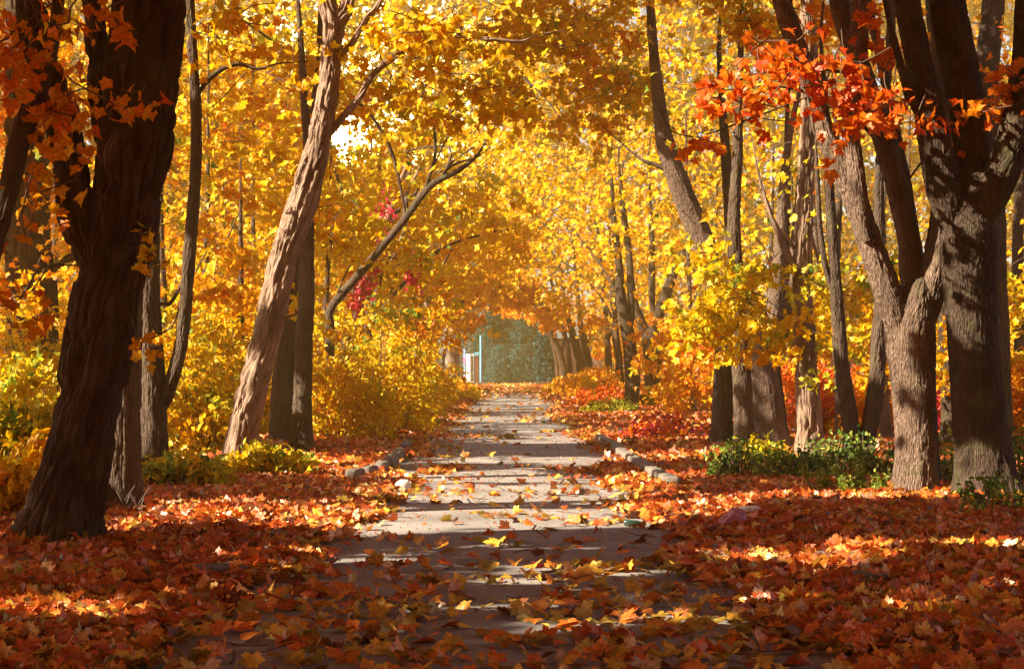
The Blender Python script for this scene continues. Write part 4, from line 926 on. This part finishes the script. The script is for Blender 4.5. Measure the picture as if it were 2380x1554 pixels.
# ================================================================== KERB, STONES, LITTER ITEMS
STONE = simple("weathered_concrete", (.15, .125, .11), .9, .4, 7, .2, .6)
WHITE = simple("white_stone", (.72, .68, .66), .85, .12, 12, .2, .5)
SLAB = simple("grey_slab", (.10, .09, .085), .9, .25, 6, .2, .5)
def stone(name, c, size, rz, mat, label, cat, group=None, seed=0, rnd=.35):
    n, m = 14, 9
    th = np.linspace(0, 2 * math.pi, n, endpoint=False); ph = np.linspace(.02, math.pi - .02, m)
    T, Pp = np.meshgrid(th, ph, indexing="ij")
    sg = lambda v, e: np.sign(v) * np.abs(v) ** e
    V = np.stack([sg(np.cos(T), rnd) * sg(np.sin(Pp), rnd), sg(np.sin(T), rnd) * sg(np.sin(Pp), rnd), sg(np.cos(Pp), rnd)], -1).reshape(-1, 3)
    V *= (1 + .28 * (vnoise(V * 1.7 + seed * 5.1, 15) - .5))[:, None]
    V = V * np.asarray(size) / 2
    V = np.stack([V[:, 0] * math.cos(rz) - V[:, 1] * math.sin(rz), V[:, 0] * math.sin(rz) + V[:, 1] * math.cos(rz), V[:, 2]], 1)
    i, j = np.meshgrid(np.arange(n), np.arange(m - 1), indexing="ij"); a = (i * m + j).ravel(); b = (((i + 1) % n) * m + j).ravel()
    Q = np.stack([a, a + 1, b + 1, b], 1)
    caps = [tuple(range(0, n * m, m))[::1], tuple(range(m - 1, n * m, m))[::-1]]
    me = mesh_from(name, V, [4] * len(Q) + [n, n], np.concatenate([Q.ravel(), caps[0], caps[1]]), None, [mat], None, True)
    o = obj_of(name, me); o.location = c
    return tag(o, label, cat, group)
KG = "kerb stones along the right of the path"
right_kerb = [(1556, 1139), (1532, 1126), (1510, 1112), (1490, 1099), (1472, 1087), (1457, 1076), (1445, 1066), (1434, 1056), (1424, 1048), (1408, 1040), (1398, 1034)]
kl = ["nearest, half buried in leaves", "second from the near end", "third from the near end", "fourth from the near end", "fifth from the near end", "sixth from the near end", "sixth from the far end, in shade", "fifth from the far end", "third from the far end", "second from the far end", "farthest, at the side path's corner"]
kl = ["rounded kerb stone nearest the viewer, half buried in leaves", "rounded kerb stone next after the nearest", "rounded kerb stone third from the near end", "rounded kerb stone fourth from the near end", "rounded kerb stone fifth from the near end", "rounded kerb stone at the very middle of the right kerb",
      "rounded kerb stone just past the middle, fifth from the far end", "rounded kerb stone fourth from the far end", "rounded kerb stone third from the far end", "rounded kerb stone next to the farthest, in shade", "farthest rounded kerb stone at the side path's corner"]
for i, (px, py) in enumerate(right_kerb):
    d = depth_of(py); X = (px - CX) / F * d
    nx = right_kerb[min(i + 1, len(right_kerb) - 1)] if i < len(right_kerb) - 1 else right_kerb[i - 1]
    d2 = depth_of(nx[1]); X2 = (nx[0] - CX) / F * d2
    Lg = math.hypot(d2 - d, X2 - X)
    stone("kerb_stone", (X, d + .2, .085), (.20, min(1.0, Lg * .9), .22), math.atan2(d2 - d, X2 - X) - math.pi / 2, STONE, kl[i], "kerb stone", KG, i)
KL = "kerb stones along the left of the path"
lk = [((812, 1125), (838, 1121), "left kerb stone lying nearest, end of the bend"), ((846, 1119), (872, 1113), "left kerb stone second from the bend's end"), ((878, 1110), (895, 1100), "sunlit left kerb stone at the bend itself"), ((902, 1094), (918, 1080), "left kerb stone third from the far end"), ((922, 1075), (932, 1065), "left kerb stone second from the far end"), ((938, 1058), (948, 1046), "farthest left kerb stone under the broad shrub")]
for i, (a, b, lab) in enumerate(lk):
    da, db = depth_of(a[1]), depth_of(b[1]); A = np.array([(a[0] - CX) / F * da, da]); B = np.array([(b[0] - CX) / F * db, db]); c = (A + B) / 2; v = B - A
    stone("kerb_stone", (c[0], c[1], .085), (.17, np.linalg.norm(v) * .96, .24), math.atan2(v[1], v[0]) - math.pi / 2, STONE, lab, "kerb stone", KL, 30 + i)
def ground_pt(px, py, dz=0.):
    d = depth_of(py); X = (px - CX) / F * d
    return np.array([X, d, float(gz(X, d)[0]) + dz])
stone("white_stone", ground_pt(937, 1143, .07), (.2, .16, .17), .4, WHITE, "chalky white stone at the left edge of the sunlit path", "stone", seed=3, rnd=.8)
stone("stone", ground_pt(1345, 937, .1), (.75, .5, .3), .2, WHITE, "pale boulder at the right of the far path by the olive tuft", "stone", seed=4, rnd=.8)
stone("paving_slab", ground_pt(510, 1345, .07), (.34, .42, .07), .5, SLAB, "dark slab showing through leaves at the lower left", "slab", "slabs showing through the leaves", 5)
stone("paving_slab", ground_pt(672, 1252, .05), (.30, .45, .07), .3, SLAB, "flat slab at the edge of the sunlit left leaves", "slab", "slabs showing through the leaves", 6)
stone("paving_slab", ground_pt(1912, 1312, .05), (.22, .34, .04), -.5, SLAB, "dark slab showing through leaves at the lower right", "slab", "slabs showing through the leaves", 7)
stone("paving_slab", ground_pt(2020, 1365, .06), (.2, .3, .05), .2, SLAB, "small dark slab nearest the viewer in the right leaves", "slab", "slabs showing through the leaves", 8)
stone("paving_slab", ground_pt(1745, 1218, .12), (.2, .2, .05), .1, WHITE, "small pale slab just behind the pink plastic bag", "slab", "slabs showing through the leaves", 9)
# pink bag
def bag():
    c = ground_pt(1700, 1240, .12)
    m, N, L = new_mat("pink_plastic"); out = N.new("ShaderNodeOutputMaterial"); b = N.new("ShaderNodeBsdfPrincipled"); b.inputs["Base Color"].default_value = (.62, .28, .40, 1); b.inputs["Roughness"].default_value = .4
    t = N.new("ShaderNodeBsdfTranslucent"); t.inputs[0].default_value = (.6, .3, .42, 1); mx = N.new("ShaderNodeMixShader"); mx.inputs[0].default_value = .35
    nz = N.new("ShaderNodeTexNoise"); nz.inputs["Scale"].default_value = 14; nz.inputs["Detail"].default_value = 5; bp = N.new("ShaderNodeBump"); bp.inputs["Strength"].default_value = .6; bp.inputs["Distance"].default_value = .02
    tc = N.new("ShaderNodeTexCoord"); L.new(tc.outputs["Object"], nz.inputs["Vector"]); L.new(nz.outputs["Fac"], bp.inputs["Height"]); L.new(bp.outputs[0], b.inputs["Normal"])
    L.new(b.outputs[0], mx.inputs[1]); L.new(t.outputs[0], mx.inputs[2]); L.new(mx.outputs[0], out.inputs[0])
    n, k = 36, 20
    th, ph = np.meshgrid(np.linspace(0, 2 * math.pi, n, endpoint=False), np.linspace(.03, math.pi - .03, k), indexing="ij")
    V = np.stack([np.cos(th) * np.sin(ph), np.sin(th) * np.sin(ph), np.cos(ph)], -1).reshape(-1, 3)
    V *= (1 + .7 * (vnoise(V * 2.1, 51) - .5) + .35 * (vnoise(V * 5, 52) - .5))[:, None]
    V[:, 0] *= .125; V[:, 1] *= .10; V[:, 2] *= .085
    V[:, 2] += .028 * np.exp(-((V[:, 0] - .02) / .06) ** 2) + V[:, 0] * .35
    V[:, 0] = np.where(V[:, 0] > .06, .06 + (V[:, 0] - .06) * 1.7, V[:, 0])
    i, j = np.meshgrid(np.arange(n), np.arange(k - 1), indexing="ij"); a = (i * k + j).ravel(); b_ = (((i + 1) % n) * k + j).ravel()
    o = obj_of("plastic_bag", mesh_from("plastic_bag", V, [4] * len(a), np.stack([a, a + 1, b_ + 1, b_], 1), None, [m], None, True)); o.location = c
    tag(o, "crumpled pink plastic bag lying in the leaves on the right", "plastic bag")
bag()
def bottle():
    c = ground_pt(1476, 1226, .045); p = Parts()
    m = simple("dark_green_glass", (.02, .05, .04), .15, .1, 10, .6)
    prof = [(-.11, .004), (-.108, .03), (.02, .032), (.05, .026), (.075, .013), (.11, .012), (.112, .004)]
    pts = np.array([[x, x * .15, -x * .1] for x, _ in prof]) + 0
    V, Q, _ = tube(np.array(pts, float), np.array([r for _, r in prof]), 14)
    p.add(V, Q); o = p.build("bottle", [m], smooth=True); o.location = c
    tag(o, "dark bottle lying on its side at the right edge of the path", "bottle")
bottle()

# ================================================================== FAR END OF THE PATH
BLUE = simple("pale_blue_paint", (.11, .30, .40), .6, .08, 3)
WPAINT = simple("white_paint", (.78, .78, .80), .6, .06, 4)
WIRE = simple("green_wire", (.03, .09, .085), .6, .1, 4)
BRICK_, N_, L_ = new_mat("brick_courses")
def _brick():
    out = N_.new("ShaderNodeOutputMaterial"); b = N_.new("ShaderNodeBsdfPrincipled"); b.inputs["Roughness"].default_value = .9
    tc = N_.new("ShaderNodeTexCoord"); mp = N_.new("ShaderNodeMapping"); mp.inputs["Rotation"].default_value = (R(90), 0, 0); br = N_.new("ShaderNodeTexBrick")
    br.inputs["Color1"].default_value = (.36, .16, .11, 1); br.inputs["Color2"].default_value = (.28, .12, .09, 1); br.inputs["Mortar"].default_value = (.4, .36, .32, 1); br.inputs["Scale"].default_value = 4
    L_.new(tc.outputs["Object"], mp.inputs[0]); L_.new(mp.outputs[0], br.inputs["Vector"]); L_.new(br.outputs["Color"], b.inputs["Base Color"]); L_.new(b.outputs[0], out.inputs[0])
_brick()
D0 = 149.
def xz(px, d=D0): return (px - CX) / F * d
def hz(py, d=D0): return H + (HY - py) / F * d
def far_end():
    x0, x1 = xz(1118), xz(1262)
    root = empty("court_fence", (x0, D0, 0)); tag(root, "tall green wire mesh fence with a pale blue post across the path's end", "fence")
    org = np.array([x0, D0, 0.])
    for k, px in enumerate((1118, 1262)):
        p = Parts(); X = xz(px); top = hz(780) if k == 0 else hz(800)
        p.rod([(X, D0, -.1), (X, D0, top / 2), (X, D0, top)], .12 if k == 0 else .035, 8); p.rod([(X, D0, top), (X, D0, top + .04)], .13 if k == 0 else .04, 8)
        o = p.build("post", [BLUE if k == 0 else WIRE], root, origin=org)
    p = Parts(); top = hz(800); w = .25
    zt = np.arange(-(x1 - x0), top, w)
    for z0 in zt:
        for sgn in (1, -1):
            # diagonal wire clipped to the panel
            xa, xb = x0, x1
            za, zb = (z0, z0 + (x1 - x0)) if sgn > 0 else (z0 + (x1 - x0), z0)
            def cut(xx, zz, xo, zo):
                return (xx, zz)
            m = (zb - za) / (xb - xa)
            pts = []
            for zc in (0.03, top):
                xc = xa + (zc - za) / m
                if xa <= xc <= xb: pts.append((xc, zc))
            for xc, zc in ((xa, za), (xb, zb)):
                if .03 <= zc <= top: pts.append((xc, zc))
            if len(pts) >= 2:
                (a, b), (c, d_) = pts[0], pts[-1]
                if math.hypot(a - c, b - d_) > .05: p.rod([(a, D0 + .02 * sgn, b), ((a + c) / 2, D0 + .02 * sgn, (b + d_) / 2), (c, D0 + .02 * sgn, d_)], .007, 3)
    p.build("wire_mesh", [WIRE], root, origin=org)
    p = Parts()
    for z in (.06, top): p.rod([(x0, D0 - .04, z), ((x0 + x1) / 2, D0 - .04, z), (x1, D0 - .04, z)], .014, 6)
    p.build("rail", [WIRE], root, origin=org)
    # white gate post with its mesh leaf
    d = 146.; gx = xz(1088, d)
    root = empty("gate", (gx, d, 0)); org = np.array([gx, d, 0.]); tag(root, "white gate post with a narrow mesh gate left of the blue post", "gate")
    p = Parts(); p.box((gx, d, hz(848, d) / 2 + .0), (.36, .36, hz(812, d) + .6 - hz(848, d) + hz(848, d)), bev=.03); p.build("gate_post", [WPAINT], root, origin=org)
    p = Parts(); xa, xb = xz(1094, d), xz(1101, d); zt_ = hz(825, d)
    for x in (xa, xb): p.rod([(x, d, .1), (x, d, zt_ / 2), (x, d, zt_)], .03, 6)
    for z in (.1, zt_): p.rod([(xa, d, z), ((xa + xb) / 2, d, z), (xb, d, z)], .03, 6)
    for z in np.arange(.3, zt_, .22): p.rod([(xa, d + .01, z), ((xa + xb) / 2, d + .01, z + .1), (xb, d + .01, z + .2)], .009, 4); p.rod([(xa, d - .01, z + .2), ((xa + xb) / 2, d - .01, z + .1), (xb, d - .01, z)], .009, 4)
    p.build("mesh_leaf", [WPAINT], root, origin=org)
    p = Parts(); bx = (xz(1104, d) + xz(1112, d)) / 2
    p.box((bx, d + .3, hz(832, d) / 2), (.32, .4, hz(832, d)), bev=.02); p.box((bx, d + .3, hz(832, d) + .05), (.4, .48, .1), bev=.02)
    o = p.build("brick_pier", [BRICK_], origin=(bx, d + .3, 0)); o.location = (bx, d + .3, 0); tag(o, "slim reddish brick pier between the white gate post and the blue post", "brick pier")
    p = Parts(); p.box((bx + .02, d, hz(823, d)), (.42, .3, .34), bev=.03); p.box((bx + .02, d - .17, hz(823, d)), (.30, .03, .22), bev=.01, tint=1)
    o = p.build("meter_box", [BLUE], origin=(bx, d, hz(823, d))); o.location = (bx, d, hz(823, d)); tag(o, "pale blue box above the brick pier", "box")
    p = Parts(); sx = xz(1079, d)
    p.box((sx, d, hz(826, d)), (.2, .05, 1.1), bev=.01)
    p.rod([(sx, d + .05, 0), (sx, d + .05, 1.5), (sx, d + .05, hz(812, d))], .04, 8)
    root2 = p.build("sign_board", [simple("blue_sign_paint", (.22, .36, .66), .5, .1, 3)], origin=(sx, d, 0)); root2.location = (sx, d, 0); tag(root2, "narrow blue sign board on a post beside the white gate post", "sign")
    p = Parts(); p.box((sx, d - .05, hz(836, d)), (.19, .02, .5)); p.build("lower_panel", [simple("pink_sign_paint", (.62, .2, .42), .5, .1, 3)], root2, origin=(sx, d, 0))
    # plinth and rubble
    o = stone("concrete_step", (xz(1098, 144.), 144., .12), (1.3, .6, .26), 0, WPAINT, "pale concrete step under the white gate post", "step", seed=20, rnd=.25)
    LOG = BARK["dark"]
    for (px, d2, w, lab) in ((1112, 134., 1.5, "dark log lying across the left of the path's end"), (1268, 136., 1.3, "dark log lying at the right of the path's end")):
        X = xz(px, d2)
        me = trunk_mesh("log", np.array([[X - w / 2, d2, .16, .16], [X, d2 + .1, .17, .17], [X + w / 2, d2, .15, .14]]), "dark", .08, 16, False, None, px)
        o = obj_of("log", me); tag(o, lab, "log", "logs at the end of the path")
    # brick house behind on the right
    d = 172.; root = empty("brick_house", (xz(1290, d), d, 0)); org = np.array(root.location); tag(root, "low brick house half hidden behind the dark green conifer", "house")
    x0, x1 = xz(1228, d), xz(1400, d)
    p = Parts(); p.box(((x0 + x1) / 2, d + 2, 2.0), (x1 - x0, 4, 4.2)); p.build("wall", [BRICK_], root, origin=org)
    p = Parts(); p.box(((x0 + x1) / 2, d + 2, 4.25), (x1 - x0 + .6, 4.6, .25), bev=.04); p.build("roof", [SLAB], root, origin=org)
    for px in (1262, 1284):
        X = xz(px, d); p = Parts(); p.box((X, d - .04, 1.9), (.75, .12, 1.1), bev=.02); fr = p.build("window", [WPAINT], root, origin=org)
        p = Parts(); p.box((X, d - .11, 1.9), (.6, .02, .94)); p.build("pane", [simple("window_glass", (.04, .06, .07), .1, .1, 4, .6)], fr, origin=org)
    # dark trees beyond the fence
    def green_tree(px, d, w, hgt, tint, lab, n=200):
        X = xz(px, d); root = empty("evergreen_tree", (X, d, 0)); org = np.array(root.location); tag(root, lab, "tree", "green trees beyond the fence")
        me = trunk_mesh("trunk", np.array([[0, 0, -.2, .22], [.1, 0, hgt * .4, .16], [0, 0, hgt * .75, .09], [0, 0, hgt, .02]]), "dark", .4, 10, True, None, px); obj_of("trunk", me, root)
        z = .3 + (hgt - .3) * rng.random(n) ** 1.1; r = w * np.sqrt(np.clip(1.05 - z / hgt, .03, 1)); a = rng.uniform(0, 6.283, n); q = np.sqrt(rng.random(n))
        C = np.stack([X + r * q * np.cos(a), d + r * q * np.sin(a), z], 1); p = Parts()
        sprays(p, C, 40, .55, .16, .22, tint, .12, OVATE, .12, always=True, twig=False, droop=1.)
        p.build("crown", [TEAL], root, origin=org)
    green_tree(1140, 160, 1.7, 8.5, .30, "blue-green tree directly behind the pale blue post", 260)
    green_tree(1178, 163, 2.0, 10.5, .42, "tallest green tree in the middle of the far opening", 320)
    green_tree(1222, 158, 1.6, 8.0, .36, "bushy green tree at the right of the far opening", 260)
    green_tree(1160, 154, 1.2, 3.2, .5, "low green bush-like tree pressed against the wire mesh", 140)
    green_tree(1205, 170, 2.4, 12.5, .40, "tall green tree furthest back in the far opening", 380)
    green_tree(1110, 170, 2.2, 12.0, .34, "tall blue-green tree behind the white gate post", 340)
    green_tree(1250, 168, 2.0, 10.0, .38, "green tree at the far right of the opening, above the house", 300)
    green_tree(1270, 140, .9, 5.2, .15, "dark green conifer beside the leftmost far black trunk", 200)
far_end()

# ================================================================== SKY, SUN, HAZE, CAMERA
def world():
    w = bpy.data.worlds.new("World"); scn.world = w; w.use_nodes = True
    N, L = w.node_tree.nodes, w.node_tree.links
    bg = next(n for n in N if n.type == "BACKGROUND")
    sky = N.new("ShaderNodeTexSky"); sky.sky_type = "NISHITA"; sky.sun_disc = False
    sky.sun_elevation = R(SUN_EL); sky.sun_rotation = math.atan2(S[0], S[1]) % (2 * math.pi)
    sky.air_density = 1.0; sky.dust_density = 2.0
    L.new(sky.outputs[0], bg.inputs[0]); bg.inputs[1].default_value = .05
    tc = N.new("ShaderNodeTexCoord"); dp = N.new("ShaderNodeVectorMath"); dp.operation = "DOT_PRODUCT"
    v = at(*SUNPX, 1000.) - np.array([0, 0, H]); v = v / np.linalg.norm(v); dp.inputs[1].default_value = tuple(v)
    L.new(tc.outputs["Generated"], dp.inputs[0])
    mr = N.new("ShaderNodeMapRange"); mr.inputs[1].default_value = math.cos(R(7)); mr.inputs[2].default_value = 1.; mr.inputs[3].default_value = 0; mr.inputs[4].default_value = 1.
    L.new(dp.outputs["Value"], mr.inputs[0]); pw = N.new("ShaderNodeMath"); pw.operation = "POWER"; pw.inputs[1].default_value = 3.; L.new(mr.outputs[0], pw.inputs[0])
    ml = N.new("ShaderNodeMath"); ml.operation = "MULTIPLY"; ml.inputs[1].default_value = 6.; L.new(pw.outputs[0], ml.inputs[0])
    b2 = N.new("ShaderNodeBackground"); b2.inputs[0].default_value = (1, .80, .30, 1); L.new(ml.outputs[0], b2.inputs[1])  # golden glow added to the sky around the sun glare
    ad = N.new("ShaderNodeAddShader"); L.new(bg.outputs[0], ad.inputs[0]); L.new(b2.outputs[0], ad.inputs[1])
    wo = next(n for n in N if n.type == "OUTPUT_WORLD"); L.new(ad.outputs[0], wo.inputs[0])
    sun = bpy.data.lights.new("sun", "SUN"); sun.energy = 5.0; sun.angle = R(.5); sun.color = (1, .88, .63)
    so = bpy.data.objects.new("sun", sun); so.rotation_euler = Vector(-S).to_track_quat("-Z", "Y").to_euler(); so.location = tuple(S * 60); COL.objects.link(so)
world()

def sun_disc():
    D = 1500.; c = at(*SUNPX, D)  # added glowing sphere for the glare; the sun lamp shines from elsewhere
    m, N, L = new_mat("sun_glare"); out = N.new("ShaderNodeOutputMaterial"); e = N.new("ShaderNodeEmission"); e.inputs[0].default_value = (1, .85, .40, 1); e.inputs[1].default_value = SUN_GLARE; L.new(e.outputs[0], out.inputs[0])
    n, k = 32, 16; r = 10.
    th, ph = np.meshgrid(np.linspace(0, 2 * math.pi, n, endpoint=False), np.linspace(.02, math.pi - .02, k), indexing="ij")
    V = r * np.stack([np.cos(th) * np.sin(ph), np.sin(th) * np.sin(ph), np.cos(ph)], -1).reshape(-1, 3)
    i, j = np.meshgrid(np.arange(n), np.arange(k - 1), indexing="ij"); a = (i * k + j).ravel(); b_ = (((i + 1) % n) * k + j).ravel()
    o = obj_of("glare_sphere", mesh_from("glare_sphere", V, [4] * len(a), np.stack([a, a + 1, b_ + 1, b_], 1), None, [m], None, True)); o.location = c
    tag(o, "glowing sphere added as sun glare in a gap of the golden leaves", None, kind="structure")
SUN_GLARE = 9.
sun_disc()
def haze(density):
    p = Parts(); p.box((0, 85, 24), (110, 250, 51.))
    m, N, L = new_mat("haze_air"); out = N.new("ShaderNodeOutputMaterial"); v = N.new("ShaderNodeVolumePrincipled"); v.inputs["Density"].default_value = density; v.inputs["Color"].default_value = (1, .72, .20, 1); v.inputs["Anisotropy"].default_value = .2
    L.new(v.outputs[0], out.inputs["Volume"])
    o = p.build("haze", [m]); tag(o, "thin golden haze filling the avenue", None, kind="stuff")
haze(.0012)

cam = bpy.data.cameras.new("camera"); co = bpy.data.objects.new("camera", cam); COL.objects.link(co)
co.location = (0, 0, H); co.rotation_euler = (R(90), 0, 0)
cam.sensor_width = 36; cam.lens = F / 2380 * 36; cam.shift_y = (HY - 777) / 2380.
cam.clip_start = .1; cam.clip_end = 5000
scn.camera = co
vs = scn.view_settings
vs.view_transform = "Standard"; vs.look = "None"; vs.gamma = 1; vs.exposure = 2.2
cy = scn.cycles
cy.use_denoising = True
cy.max_bounces = 10; cy.diffuse_bounces = 6; cy.transmission_bounces = 6; cy.glossy_bounces = 2; cy.volume_bounces = 1
cy.sample_clamp_indirect = 8
print("objects", len(scn.objects), "polys", sum(len(o.data.polygons) for o in scn.objects if o.type == "MESH"))
